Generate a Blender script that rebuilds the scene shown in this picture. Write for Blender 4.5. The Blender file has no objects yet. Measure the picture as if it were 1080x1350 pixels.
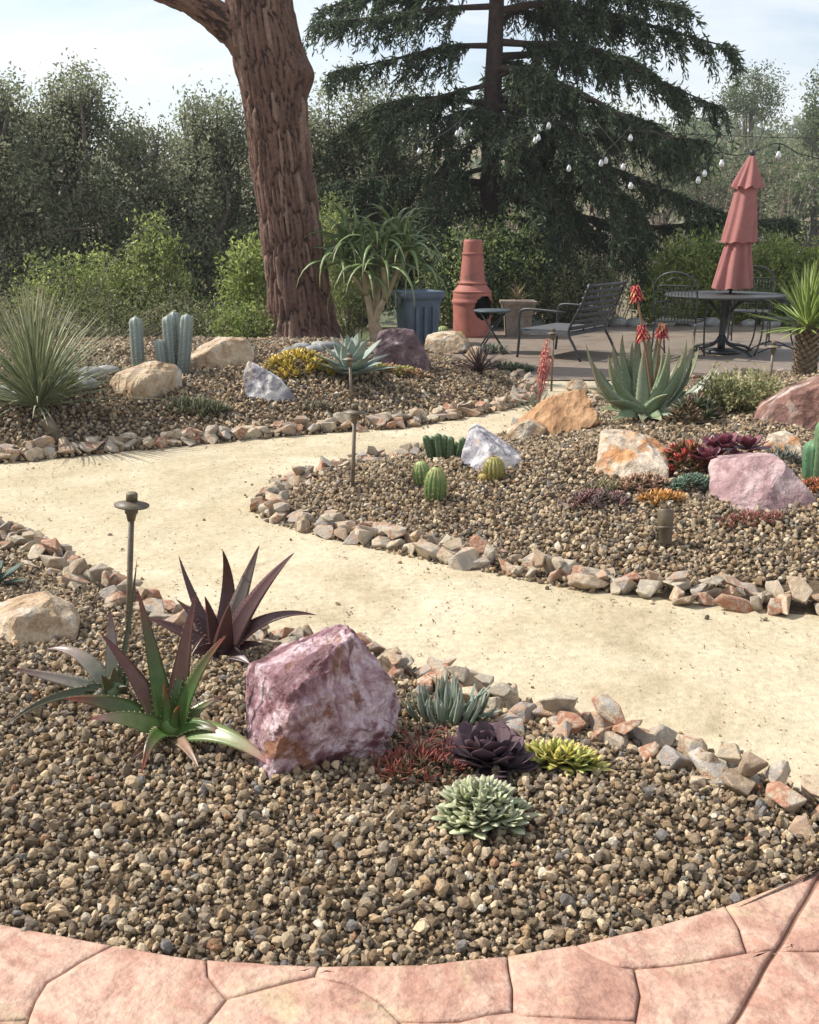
import bpy, bmesh, math, random
import numpy as np
from mathutils import Vector
R = math.radians
random.seed(11)
rng = np.random.default_rng(11)
scn = bpy.context.scene
COL = scn.collection

# ---------------------------------------------------------------- camera, sky, sun, exposure
FPX, CX, CY, PITCH, CAMZ = 1400.0, 540.0, 675.0, R(15.0), 1.55
cd = bpy.data.cameras.new('camera'); cam = bpy.data.objects.new('camera', cd); COL.objects.link(cam)
cam.location = (0, 0, CAMZ); cam.rotation_euler = (math.pi/2 - PITCH, 0, 0)
cd.sensor_fit = 'HORIZONTAL'; cd.sensor_width = 36.0; cd.lens = FPX/1080*36.0
cd.clip_start = 0.05; cd.clip_end = 3000
scn.camera = cam

SUN_EL, SUN_AZ = R(46), R(-74)           # azimuth measured from +Y towards +X
sdir = Vector((math.sin(SUN_AZ)*math.cos(SUN_EL), math.cos(SUN_AZ)*math.cos(SUN_EL), math.sin(SUN_EL)))
w = bpy.data.worlds.new('World'); scn.world = w; w.use_nodes = True
nt = w.node_tree; nt.nodes.clear()
def N(t, kind, **kw):
    n = t.nodes.new(kind)
    for k, v in kw.items():
        if hasattr(n, k): setattr(n, k, v)
        else: n.inputs[k].default_value = v
    return n
sky = N(nt, 'ShaderNodeTexSky', sky_type='NISHITA', sun_disc=False, sun_elevation=SUN_EL, sun_rotation=SUN_AZ,
        air_density=1.0, dust_density=1.4, ozone_density=1.0)
tc = N(nt, 'ShaderNodeTexCoord')
mp = N(nt, 'ShaderNodeMapping'); mp.inputs['Scale'].default_value = (1.6, 1.6, 5.5); mp.inputs['Rotation'].default_value = (0, 0, 0.6)
nz = N(nt, 'ShaderNodeTexNoise', Scale=1.7, Detail=9.0, Roughness=0.62, Distortion=0.5)
cr = N(nt, 'ShaderNodeValToRGB'); cr.color_ramp.elements[0].position = 0.36; cr.color_ramp.elements[1].position = 0.60
cr.color_ramp.elements[0].color = (.16, .16, .16, 1); cr.color_ramp.elements[1].color = (1, 1, 1, 1)
mx = N(nt, 'ShaderNodeMixRGB', blend_type='MIX'); mx.inputs[2].default_value = (6.9, 6.85, 6.75, 1)
mul = N(nt, 'ShaderNodeMath', operation='MULTIPLY'); mul.inputs[1].default_value = 0.66
bg = N(nt, 'ShaderNodeBackground', Strength=0.135); wo = N(nt, 'ShaderNodeOutputWorld')
L = nt.links.new
L(tc.outputs['Generated'], mp.inputs[0]); L(mp.outputs[0], nz.inputs['Vector']); L(nz.outputs[0], cr.inputs[0])
L(cr.outputs[0], mul.inputs[0]); L(mul.outputs[0], mx.inputs[0]); L(sky.outputs[0], mx.inputs[1])
L(mx.outputs[0], bg.inputs[0]); L(bg.outputs[0], wo.inputs[0])
sd = bpy.data.lights.new('sun', 'SUN'); sun = bpy.data.objects.new('sun', sd); COL.objects.link(sun)
sd.energy = 4.7; sd.angle = R(0.55); sd.color = (1.0, 0.95, 0.875)
sun.rotation_euler = (-sdir).to_track_quat('-Z', 'Y').to_euler(); sun.location = (-20, 10, 25)
vs = scn.view_settings; vs.view_transform = 'Standard'; vs.look = 'None'; vs.exposure = 0.42; vs.gamma = 1.0; vs.use_curve_mapping = False
try:
    scn.cycles.use_denoising = True; scn.cycles.max_bounces = 6; scn.cycles.transparent_max_bounces = 8
    scn.cycles.caustics_reflective = False; scn.cycles.caustics_refractive = False
except Exception: pass

# ---------------------------------------------------------------- helpers
FWD = np.array([0, math.cos(PITCH), -math.sin(PITCH)]); UP = np.array([0, math.sin(PITCH), math.cos(PITCH)])
CAM = np.array([0, 0, CAMZ])
def ray(u, v):
    return FWD + np.array([(u-CX)/FPX, 0, 0]) + UP*((CY-v)/FPX)
def pix(u, v, y):
    d = ray(u, v); return CAM + d*(y/d[1])
def gpt(u, v, z=0.0):
    d = ray(u, v); return CAM + d*((z-CAMZ)/d[2])
def ppm(p):                                   # photo pixels per metre at a point
    return FPX/float(np.dot(np.asarray(p)-CAM, FWD))
def S(r, g, b):
    f = lambda c: (c/255/12.92 if c/255 <= .04045 else ((c/255+.055)/1.055)**2.4)
    c = np.array([f(r), f(g), f(b)]); l_ = c@np.array([.25, .6, .15]); return c*.84+l_*.16
def hsh(ix, iy, iz, s):
    h = (ix.astype(np.int64)*374761393 + iy.astype(np.int64)*668265263 + iz.astype(np.int64)*1274126177 + s*974711) & 0xffffffff
    h = ((h ^ (h >> 13))*1274126177) & 0xffffffff
    h = ((h ^ (h >> 16))*2246822519) & 0xffffffff
    return ((h ^ (h >> 15)) & 0xffff)/32767.5 - 1
def vnoise(P, s=0):
    P = np.asarray(P, float); i = np.floor(P).astype(np.int64); f = P-i; u = f*f*(3-2*f)
    out = 0
    for dx in (0, 1):
        for dy in (0, 1):
            for dz in (0, 1):
                wgt = (u[:, 0] if dx else 1-u[:, 0])*(u[:, 1] if dy else 1-u[:, 1])*(u[:, 2] if dz else 1-u[:, 2])
                out = out + wgt*hsh(i[:, 0]+dx, i[:, 1]+dy, i[:, 2]+dz, s)
    return out
def fbm(P, octv=4, s=0, gain=.5):
    P = np.asarray(P, float); a, t, o = 1.0, 0, 0
    for k in range(octv):
        o = o + a*vnoise(P*(2.03**k), s+k*17); t += a; a *= gain
    return o/t
def sdf(P, poly):                             # >0 inside
    P = np.asarray(P, float); d2 = np.full(len(P), 1e9); ins = np.zeros(len(P), bool)
    n = len(poly)
    for i in range(n):
        a, b = poly[i], poly[(i+1) % n]; e = b-a; q = P-a
        t = np.clip((q@e)/max(e@e, 1e-12), 0, 1); r = q-t[:, None]*e
        d2 = np.minimum(d2, (r*r).sum(1))
        c = ((a[1] > P[:, 1]) != (b[1] > P[:, 1]))
        xx = a[0]+(P[:, 1]-a[1])*e[0]/(e[1] if abs(e[1]) > 1e-12 else 1e-12)
        ins ^= c & (P[:, 0] < xx)
    d = np.sqrt(d2); return np.where(ins, d, -d)

class MB:
    def __init__(s): s.V, s.T, s.Q, s.C, s.n = [], [], [], [], 0
    def add(s, V, F, col=(1, 1, 1)):
        V = np.asarray(V, float).reshape(-1, 3); F = np.asarray(F, np.int64)
        c = np.asarray(col, float)
        if c.ndim == 1: c = np.tile(c, (len(V), 1))
        s.V.append(V); s.C.append(c); (s.T if F.shape[1] == 3 else s.Q).append(F+s.n); s.n += len(V)
        return s
    def mesh(s, name, mat, origin=(0, 0, 0), smooth=False):
        V = np.concatenate(s.V)-np.asarray(origin, float); C = np.concatenate(s.C)
        T = np.concatenate(s.T) if s.T else np.zeros((0, 3), np.int64); Q = np.concatenate(s.Q) if s.Q else np.zeros((0, 4), np.int64)
        me = bpy.data.meshes.new(name); me.vertices.add(len(V)); me.vertices.foreach_set('co', V.astype(np.float32).ravel())
        lp = np.concatenate([T.ravel(), Q.ravel()]); me.loops.add(len(lp)); me.loops.foreach_set('vertex_index', lp.astype(np.int32))
        me.polygons.add(len(T)+len(Q))
        me.polygons.foreach_set('loop_start', np.concatenate([np.arange(len(T))*3, len(T)*3+np.arange(len(Q))*4]).astype(np.int32))
        me.update(calc_edges=True)
        me.polygons.foreach_set('use_smooth', np.full(len(me.polygons), smooth))
        a = me.color_attributes.new('Col', 'FLOAT_COLOR', 'POINT')
        a.data.foreach_set('color', np.hstack([C, np.ones((len(C), 1))]).astype(np.float32).ravel())
        if mat: me.materials.append(mat)
        me.update(); return me
def tag(o, label=None, cat=None, group=None, kind=None):
    if label: o['label'] = label
    if cat: o['category'] = cat
    if group: o['group'] = group
    if kind: o['kind'] = kind
    return o
def link(name, me, parent=None, loc=(0, 0, 0)):
    o = bpy.data.objects.new(name, me); COL.objects.link(o); o.location = tuple(float(c) for c in loc)
    if parent: o.parent = parent
    return o
def thing(name, label, cat, loc, group=None):
    o = link(name, None, None, loc); o.empty_display_size = .05; return tag(o, label, cat, group)
def root_loc(o):
    while o.parent: o = o.parent
    return tuple(o.location)
def part(name, mb, mat, parent, smooth=True, kind=None):
    o = link(name, mb.mesh(name, mat, root_loc(parent), smooth), parent)
    if kind: o['kind'] = kind
    return o
def solo(name, mb, mat, loc, label=None, cat=None, group=None, smooth=True, kind=None):
    return tag(link(name, mb.mesh(name, mat, loc, smooth), None, loc), label, cat, group, kind)

def tube(mb, P, r, k=8, col=(1, 1, 1), caps=True):
    P = np.asarray(P, float); n = len(P); r = np.broadcast_to(np.asarray(r, float), (n,))
    T = np.gradient(P, axis=0); T /= np.linalg.norm(T, axis=1)[:, None]+1e-12
    a = np.array([0, 0, 1.]) if abs(T[0, 2]) < .9 else np.array([1., 0, 0])
    u = np.cross(T[0], a); u /= np.linalg.norm(u); V = []
    th = np.arange(k)*2*math.pi/k
    for i in range(n):
        u = u-T[i]*(u@T[i]); u /= np.linalg.norm(u)+1e-12; v = np.cross(T[i], u)
        V.append(P[i]+r[i]*(np.cos(th)[:, None]*u+np.sin(th)[:, None]*v))
    V = np.concatenate(V); j = np.arange(k); F = []
    for i in range(n-1):
        F.append(np.stack([i*k+j, i*k+(j+1) % k, (i+1)*k+(j+1) % k, (i+1)*k+j], 1))
    c = np.asarray(col, float)
    if c.ndim == 2 and len(c) == n: c = np.repeat(c, k, 0)
    if caps:
        V = np.vstack([V, P[0], P[-1]])
        if c.ndim == 2: c = np.vstack([c, c[0], c[-1]])
        tri = [np.stack([np.full(k, n*k), (j+1) % k, j], 1), np.stack([np.full(k, n*k+1), (n-1)*k+j, (n-1)*k+(j+1) % k], 1)]
        base = mb.n; mb.add(V, np.concatenate(F), c); mb.T.append(np.concatenate(tri)+base)
    else: mb.add(V, np.concatenate(F), c)
    return mb
def lathe(mb, prof, c=(0, 0, 0), k=24, col=(1, 1, 1), axis=None, keep=None, close=True):
    prof = np.asarray(prof, float); n = len(prof); th = np.arange(k)*2*math.pi/k; c = np.asarray(c, float)
    V = np.concatenate([np.stack([p[0]*np.cos(th), p[0]*np.sin(th), np.full(k, p[1])], 1) for p in prof])
    j = np.arange(k); F = []
    for i in range(n-1):
        f = np.stack([i*k+j, i*k+(j+1) % k, (i+1)*k+(j+1) % k, (i+1)*k+j], 1)
        if keep is not None:
            m = np.array([keep((jj+.5)*2*math.pi/k, .5*(prof[i][1]+prof[i+1][1])) for jj in j]); f = f[m]
        F.append(f)
    if axis is not None:
        q = Vector((0, 0, 1)).rotation_difference(Vector(axis)).to_matrix(); V = V@np.array(q).T
    mb.add(V+c, np.concatenate(F), col)
    return mb
def box(mb, lo, hi, col=(1, 1, 1), M=None, off=(0, 0, 0)):
    x0, y0, z0 = lo; x1, y1, z1 = hi
    V = np.array([[x0, y0, z0], [x1, y0, z0], [x1, y1, z0], [x0, y1, z0], [x0, y0, z1], [x1, y0, z1], [x1, y1, z1], [x0, y1, z1]], float)
    if M is not None: V = V@np.asarray(M).T
    return mb.add(V+np.asarray(off), [[0, 3, 2, 1], [4, 5, 6, 7], [0, 1, 5, 4], [1, 2, 6, 5], [2, 3, 7, 6], [3, 0, 4, 7]], col)
def bez(pts, n):
    t = np.linspace(0, 1, n)[:, None]; Q = [np.tile(np.asarray(p, float), (n, 1)) for p in pts]
    while len(Q) > 1: Q = [a*(1-t)+b*t for a, b in zip(Q[:-1], Q[1:])]
    return Q[0]
def spl(pts, n):                               # catmull-rom through points
    P = np.asarray(pts, float); P = np.vstack([2*P[0]-P[1], P, 2*P[-1]-P[-2]]); m = len(P)-3
    t = np.linspace(0, m-1e-6, n); i = t.astype(int); f = (t-i)[:, None]
    a, b, c, d = P[i], P[i+1], P[i+2], P[i+3]
    return .5*(2*b+(c-a)*f+(2*a-5*b+4*c-d)*f**2+(3*b-a-3*c+d)*f**3)
def rot_z(a): return np.array([[math.cos(a), -math.sin(a), 0], [math.sin(a), math.cos(a), 0], [0, 0, 1]])
def rand_rot(n, g=rng):
    q = g.normal(size=(n, 4)); q /= np.linalg.norm(q, axis=1)[:, None]; a, b, c, d = q.T
    return np.stack([1-2*(c*c+d*d), 2*(b*c-a*d), 2*(b*d+a*c), 2*(b*c+a*d), 1-2*(b*b+d*d), 2*(c*d-a*b),
                     2*(b*d-a*c), 2*(c*d+a*b), 1-2*(b*b+c*c)], 1).reshape(n, 3, 3)
def pal(cols, n, g=rng, jit=.12):
    c = np.asarray(cols, float); i = g.integers(0, len(c), n); j = g.integers(0, len(c), n); f = g.random((n, 1))
    return np.clip((c[i]*(1-f)+c[j]*f)*(1+g.normal(0, jit, (n, 1))), .003, 1)

# ---------------------------------------------------------------- materials
def base_mat(name):
    m = bpy.data.materials.new(name); m.use_nodes = True; t = m.node_tree
    return m, t, t.nodes['Principled BSDF'], t.nodes['Material Output']
def add_bump(t, b, co, specs):
    prev = None
    for (sc, strength, dist, kind) in specs:
        n = N(t, 'ShaderNodeTexVoronoi', Scale=sc) if kind == 'v' else N(t, 'ShaderNodeTexNoise', Scale=sc, Detail=5.0, Roughness=.6)
        t.links.new(co, n.inputs['Vector']); bp = N(t, 'ShaderNodeBump', Strength=strength, Distance=dist)
        t.links.new(n.outputs[0], bp.inputs['Height'])
        if prev: t.links.new(prev, bp.inputs['Normal'])
        prev = bp.outputs[0]
    if prev: t.links.new(prev, b.inputs['Normal'])
    return prev
def colmat(name, rough=.7, bump=(), var=.25, vscale=30., trans=0., spec=.4, tint=None, coat=0.):
    """colour from the vertex attribute Col times a fine noise"""
    m, t, b, o = base_mat(name)
    a = N(t, 'ShaderNodeAttribute'); a.attribute_name = 'Col'
    g = N(t, 'ShaderNodeTexCoord'); n = N(t, 'ShaderNodeTexNoise', Scale=vscale, Detail=4.0, Roughness=.6); t.links.new(g.outputs['Object'], n.inputs['Vector'])
    mr = N(t, 'ShaderNodeMapRange'); mr.inputs['From Min'].default_value = .3; mr.inputs['From Max'].default_value = .7
    mr.inputs['To Min'].default_value = 1-var; mr.inputs['To Max'].default_value = 1+var; t.links.new(n.outputs[0], mr.inputs['Value'])
    v = N(t, 'ShaderNodeVectorMath', operation='SCALE'); t.links.new(a.outputs['Color'], v.inputs[0]); t.links.new(mr.outputs[0], v.inputs['Scale'])
    t.links.new(v.outputs[0], b.inputs['Base Color']); b.inputs['Roughness'].default_value = rough
    b.inputs['Specular IOR Level'].default_value = spec
    if coat: b.inputs['Coat Weight'].default_value = coat; b.inputs['Coat Roughness'].default_value = .25
    nrm = add_bump(t, b, g.outputs['Object'], bump)
    if trans:
        tr = N(t, 'ShaderNodeBsdfTranslucent'); t.links.new(v.outputs[0], tr.inputs[0]); ms = N(t, 'ShaderNodeMixShader', Fac=trans)
        t.links.new(b.outputs[0], ms.inputs[1]); t.links.new(tr.outputs[0], ms.inputs[2]); t.links.new(ms.outputs[0], o.inputs[0])
    return m
def rampmat(name, stops, scale=3., detail=6., dist=.6, rough=.85, bump=((60, .4, .01, 'n'),), stops2=None, scale2=1.5, objrand=0., spec=.3, stretch=(1, 1, 1), fine=.2, lim2=(.5, .62), nmul=1.):
    m, t, b, o = base_mat(name)
    g = N(t, 'ShaderNodeTexCoord'); mp = N(t, 'ShaderNodeMapping'); mp.inputs['Scale'].default_value = stretch
    t.links.new(g.outputs['Object'], mp.inputs[0]); co = mp.outputs[0]
    oi = None
    if objrand:
        oi = N(t, 'ShaderNodeObjectInfo'); ad = N(t, 'ShaderNodeVectorMath', operation='SCALE'); cb = N(t, 'ShaderNodeCombineXYZ')
        for k in range(3): t.links.new(oi.outputs['Random'], cb.inputs[k])
        t.links.new(cb.outputs[0], ad.inputs[0]); ad.inputs['Scale'].default_value = 77.
        a2 = N(t, 'ShaderNodeVectorMath', operation='ADD'); t.links.new(co, a2.inputs[0]); t.links.new(ad.outputs[0], a2.inputs[1]); co = a2.outputs[0]
    def ramp(st):
        c = N(t, 'ShaderNodeValToRGB'); e = c.color_ramp.elements
        while len(e) < len(st): e.new(.5)
        for k, (p, cc) in enumerate(st): e[k].position = p; e[k].color = (*cc, 1)
        return c
    n = N(t, 'ShaderNodeTexNoise', Scale=scale, Detail=detail, Roughness=.62, Distortion=dist); t.links.new(co, n.inputs['Vector'])
    c1 = ramp(stops)
    if objrand:
        mm = N(t, 'ShaderNodeMath', operation='MULTIPLY_ADD'); t.links.new(oi.outputs['Random'], mm.inputs[0]); mm.inputs[1].default_value = objrand
        sb = N(t, 'ShaderNodeMath', operation='SUBTRACT'); nm = N(t, 'ShaderNodeMath', operation='MULTIPLY'); t.links.new(n.outputs[0], nm.inputs[0]); nm.inputs[1].default_value = nmul; t.links.new(nm.outputs[0], sb.inputs[0]); sb.inputs[1].default_value = objrand/2-.5*(1-nmul)
        t.links.new(sb.outputs[0], mm.inputs[2]); t.links.new(mm.outputs[0], c1.inputs[0])
    else: t.links.new(n.outputs[0], c1.inputs[0])
    out = c1.outputs[0]
    if stops2:
        n2 = N(t, 'ShaderNodeTexNoise', Scale=scale2, Detail=5., Roughness=.6, Distortion=.8); a3 = N(t, 'ShaderNodeVectorMath', operation='ADD')
        a3.inputs[1].default_value = (5.3, 1.7, 9.1); t.links.new(co, a3.inputs[0]); t.links.new(a3.outputs[0], n2.inputs['Vector'])
        mr = N(t, 'ShaderNodeMapRange'); mr.inputs['From Min'].default_value = lim2[0]; mr.inputs['From Max'].default_value = lim2[1]; t.links.new(n2.outputs[0], mr.inputs['Value'])
        c2 = ramp(stops2); t.links.new(n.outputs[0], c2.inputs[0])
        mxx = N(t, 'ShaderNodeMixRGB'); t.links.new(mr.outputs[0], mxx.inputs[0]); t.links.new(out, mxx.inputs[1]); t.links.new(c2.outputs[0], mxx.inputs[2]); out = mxx.outputs[0]
    if fine:
        n3 = N(t, 'ShaderNodeTexNoise', Scale=scale*18, Detail=3.); t.links.new(co, n3.inputs['Vector'])
        mr = N(t, 'ShaderNodeMapRange'); mr.inputs['From Min'].default_value = .3; mr.inputs['From Max'].default_value = .7
        mr.inputs['To Min'].default_value = 1-fine; mr.inputs['To Max'].default_value = 1+fine; t.links.new(n3.outputs[0], mr.inputs['Value'])
        v = N(t, 'ShaderNodeVectorMath', operation='SCALE'); t.links.new(out, v.inputs[0]); t.links.new(mr.outputs[0], v.inputs['Scale']); out = v.outputs[0]
    t.links.new(out, b.inputs['Base Color']); b.inputs['Roughness'].default_value = rough; b.inputs['Specular IOR Level'].default_value = spec
    add_bump(t, b, co, bump); return m

M_GRAVEL = colmat('gravel_stone', .85, ((420, .35, .002, 'n'),), .28, 160., spec=.35)
M_LEAF = colmat('shrub_leaf', .45, (), .15, 6., trans=.5, spec=.4)
M_NEEDLE = colmat('needle_leaf', .6, (), .2, 3., trans=.35, spec=.3)
M_BARK = colmat('branch_bark', .9, ((30, .6, .02, 'n'),), .3, 14.)
M_WAXY = colmat('waxy_leaf', .38, ((90, .12, .003, 'n'),), .16, 40., trans=.10, spec=.5)
M_MATTE = colmat('matte_leaf', .6, ((120, .1, .002, 'n'),), .15, 50., trans=.15, spec=.22)
M_CACT = colmat('cactus_skin', .5, ((120, .2, .003, 'n'),), .15, 40., spec=.4)
M_SPINE = colmat('cactus_spine', .6, (), .1, 10., trans=.25)
M_FLOWER = colmat('flower_petal', .5, (), .12, 30., trans=.3)
M_IRON = rampmat('black_iron', [(.3, (.018, .02, .022)), (.7, (.04, .043, .045))], 9, rough=.45, bump=((120, .2, .002, 'n'),), spec=.5)
M_BRONZE = rampmat('weathered_bronze', [(.3, S(78, 66, 50)), (.55, S(110, 96, 74)), (.75, S(140, 128, 104))], 14, rough=.5, bump=((150, .25, .002, 'n'),), spec=.5)
M_BORDER = rampmat('edging_stone', [(.12, S(156, 132, 106)), (.24, S(196, 174, 142)), (.34, S(168, 156, 138)), (.44, S(206, 190, 160)), (.54, S(190, 150, 112)), (.63, S(164, 158, 152)), (.72, S(202, 182, 152)), (.81, S(176, 112, 80)), (.87, S(190, 170, 140)), (.95, S(186, 180, 172))],
    1.3, detail=3., rough=.85, bump=((4, .3, .08, 'n'), (16, .35, .03, 'n')), objrand=.82, nmul=.5, fine=.10)
M_RIVER = rampmat('river_stone', [(.3, S(112, 112, 110)), (.6, S(150, 150, 146)), (.75, S(176, 174, 166))], 5, rough=.7, bump=((80, .2, .004, 'n'),), objrand=.3)

# ---------------------------------------------------------------- plan of the garden (outlines read off the ground plane)
def outline(pts): return np.array([gpt(u, v)[:2] for u, v in pts])
farA = [(-320, 590), (-150, 635), (0, 697), (60, 716), (110, 745), (180, 785), (260, 815), (340, 838), (430, 855), (500, 872), (560, 890), (640, 914), (750, 947), (850, 974), (950, 1006), (1080, 1056), (1190, 1088)]
arc = [(1190, 1090), (1088, 1139), (1020, 1168), (955, 1192), (850, 1222), (760, 1243), (670, 1258), (560, 1268), (420, 1271), (350, 1268), (270, 1262), (210, 1253), (150, 1242), (80, 1230), (0, 1213), (-100, 1188), (-300, 1130)]
polyA = np.array([gpt(u, v)[:2] for u, v in farA]+[gpt(u, v+7, .035)[:2] for u, v in arc]+[gpt(u, v)[:2] for u, v in [(-620, 1010), (-720, 700)]]) if True else outline(farA + arc + [(-620, 1010), (-720, 700)])
frontB = [(350, 652), (333, 668), (350, 690), (400, 704), (470, 722), (560, 742), (650, 759), (760, 781), (850, 793), (940, 806), (1080, 820), (1300, 838), (1500, 842)]
backB = [(1560, 560), (1350, 500), (1200, 494), (1080, 497), (1000, 498), (900, 504), (820, 514), (765, 532), (725, 550), (680, 569), (620, 586), (560, 598), (500, 606), (440, 617), (390, 632)]
polyB = outline(frontB + backB)
frontC = [(-420, 660), (-100, 624), (0, 614), (80, 606), (170, 597), (260, 589), (330, 582), (400, 575), (520, 567), (600, 555), (670, 542), (702, 530), (714, 514), (700, 502)]
polyC = outline(frontC + [(650, 487), (600, 476), (540, 470), (300, 468), (0, 470), (-300, 474), (-500, 520)])
BEDS = [(polyA, .11, .55), (polyB, .34, 1.25), (polyC, .42, 1.1)]
def height(x, y):
    x = np.atleast_1d(np.asarray(x, float)); y = np.atleast_1d(np.asarray(y, float)); P = np.stack([x, y], 1)
    z = np.zeros(len(P)); P3 = np.stack([x, y, np.zeros_like(x)], 1)
    bump = fbm(P3*2.2, 3, 5)*.022
    for poly, H, Lm in BEDS:
        d = sdf(P, poly); di = np.maximum(d, 0)
        z = np.where(d > 0, .008+H*(1-np.exp(-(di/Lm)**1.35))+bump*np.clip(di/.35, 0, 1), z)
    return z
def hz(x, y): return float(height(x, y)[0])
_ys = np.concatenate([np.arange(1.2, 9, .01), np.arange(9, 30, .02)])
def hit(u, v, ymax=15.5):
    d = ray(u, v); t = _ys/d[1]; P = CAM+t[:, None]*d
    below = P[:, 2] <= height(P[:, 0], P[:, 1])
    i = int(np.argmax(below)) if below.any() else len(_ys)-1
    y = min(_ys[i], ymax); p = pix(u, v, y); return np.array([p[0], p[1], hz(p[0], p[1])])

# ---------------------------------------------------------------- ground and terrain
def ground_z(x, y):
    r = np.clip((y-17.2)/26, 0, 1); left = np.clip((-x-3.5)/9, 0, 1)*np.clip((y-8)/8, 0, 1)
    z = -7.5*r*r*(3-2*r)-1.3*left
    far = np.clip((y-70)/140, 0, 1); z = z+24*far*far*(3-2*far)*(1-.2*np.clip(-x/120, -1, 1))
    z = z+np.clip((y-30)/60, 0, 1)*2.2*fbm(np.stack([x*.02, y*.02, 0*x], 1), 4, 3)
    return z-.03
gx = np.sign(np.linspace(-1, 1, 90))*np.abs(np.linspace(-1, 1, 90))**2.2*420
gy = -30+(np.linspace(0, 1, 120)**2.4)*900
X, Y = np.meshgrid(gx, gy); Z = ground_z(X.ravel(), Y.ravel())
def grid_faces(nx, ny):
    i = np.arange(ny-1)[:, None]*nx+np.arange(nx-1)[None]; i = i.ravel(); return np.stack([i, i+1, i+nx+1, i+nx], 1)
mb = MB().add(np.stack([X.ravel(), Y.ravel(), Z], 1), grid_faces(len(gx), len(gy)))
M_GROUND = rampmat('dry_soil', [(.3, S(96, 86, 62)), (.5, S(128, 112, 82)), (.7, S(112, 112, 70))], .35, rough=.95, bump=((6, .5, .1, 'n'), (40, .5, .02, 'n')), stops2=[(.3, S(70, 82, 46)), (.7, S(104, 108, 66))], scale2=.05)
solo('ground', mb, M_GROUND, (0, 0, 0), kind='structure')

# decomposed granite path: one sheet between the beds, worn slightly uneven
px_, py_ = np.arange(-9, 9.01, .12), np.arange(1.4, 12.5, .12); X, Y = np.meshgrid(px_, py_)
Zp = .002+.006*(1+fbm(np.stack([X.ravel()*1.4, Y.ravel()*1.4, 0*X.ravel()], 1), 3, 21))
_P = np.stack([X.ravel(), Y.ravel()], 1); _da = np.min([np.hypot(*(_P-gpt(u, v)[:2]).T) for u, v in arc], 0); _df = np.min([np.hypot(*(_P-gpt(u, v)[:2]).T) for u, v in farA], 0)
Zp = np.where((_da < _df) & (_P[:, 1] < 3.2) & (sdf(_P, polyA) > -.9), -.12, Zp)          # the path stays below the bed and paving here
mb = MB().add(np.stack([X.ravel(), Y.ravel(), Zp], 1), grid_faces(len(px_), len(py_)))
M_PATH = rampmat('decomposed_granite', [(.3, S(168, 151, 118)), (.45, S(187, 171, 137)), (.6, S(195, 181, 149)), (.75, S(204, 193, 165))], 1.9, rough=.95, stops2=[(.3, S(174, 157, 122)), (.7, S(186, 172, 138))], scale2=.7,
    bump=((3, .45, .06, 'n'), (14, .5, .025, 'n'), (110, .55, .006, 'n'), (420, .5, .002, 'n')), fine=.12, spec=.2)
solo('path', mb, M_PATH, (0, 0, 0), kind='structure')
# loose grit lying on the path
ICO_V = None
def ico(sub):
    bm = bmesh.new(); bmesh.ops.create_icosphere(bm, subdivisions=sub, radius=1.0); bm.verts.index_update()
    V = np.array([v.co[:] for v in bm.verts]); F = np.array([[v.index for v in f.verts] for f in bm.faces]); bm.free(); return V, F
OCT = (np.array([[1, 0, 0], [-1, 0, 0], [0, 1, 0], [0, -1, 0], [0, 0, 1], [0, 0, -1.]]),
       np.array([[0, 2, 4], [2, 1, 4], [1, 3, 4], [3, 0, 4], [2, 0, 5], [1, 2, 5], [3, 1, 5], [0, 3, 5]]))
def chipped(V, planes, g, lo=.62, hi=.95, p=10):
    n = g.normal(size=(planes, 3)); n /= np.linalg.norm(n, axis=1)[:, None]; h = g.uniform(lo, hi, planes)
    q = np.maximum(V@n.T, 0)/h; r = (np.sum(q**p, 1)+1e-9)**(-1/p); return V*np.minimum(r, 1.08)[:, None]
def pebbles(P, size, shapes, F, cols, g, flat=.75):
    """many stones as one vertex block: P (n,3) centres, size (n,)"""
    n = len(P); k = g.integers(0, len(shapes), n); sc = size[:, None]*np.stack([g.uniform(.8, 1.35, n), g.uniform(.75, 1.1, n), g.uniform(.6, .9, n)*flat/.75], 1)
    Rm = rand_rot(n, g); V = np.einsum('nij,nvj->nvi', Rm, shapes[k]*sc[:, None, :])+P[:, None, :]
    nv = shapes.shape[1]; FF = (F[None]+np.arange(n)[:, None, None]*nv).reshape(-1, F.shape[1])
    return V.reshape(-1, 3), FF, np.repeat(cols, nv, 0)
g0 = np.random.default_rng(3)
i1V, i1F = ico(1); i2V, i2F = ico(2)
SH1 = np.stack([chipped(i1V*(1+g0.normal(0, .2, (12, 1))), 5, g0, .6, 1, 30) for _ in range(30)])
SH2 = np.stack([chipped(i2V, 9, g0, .5, .9, 30)*(1+g0.normal(0, .07, (42, 1)))*1.12 for _ in range(40)])
SHO = np.stack([OCT[0]*(1+g0.normal(0, .2, (6, 1))) for _ in range(16)])
GRAV = [S(92, 80, 64), S(98, 80, 56), S(150, 126, 92), S(172, 148, 112), S(128, 108, 82), S(190, 168, 132), S(108, 94, 76), S(160, 130, 90), S(136, 122, 104), S(178, 156, 120), S(120, 96, 66)]
def gravcol(n, g):
    c = pal(GRAV, n, g, .14); odd = g.random(n); c[odd < .03] = S(112, 106, 100); c[(odd > .035) & (odd < .055)] = S(190, 178, 154); c[(odd > .055) & (odd < .062)] = S(150, 108, 74)
    return c
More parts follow.
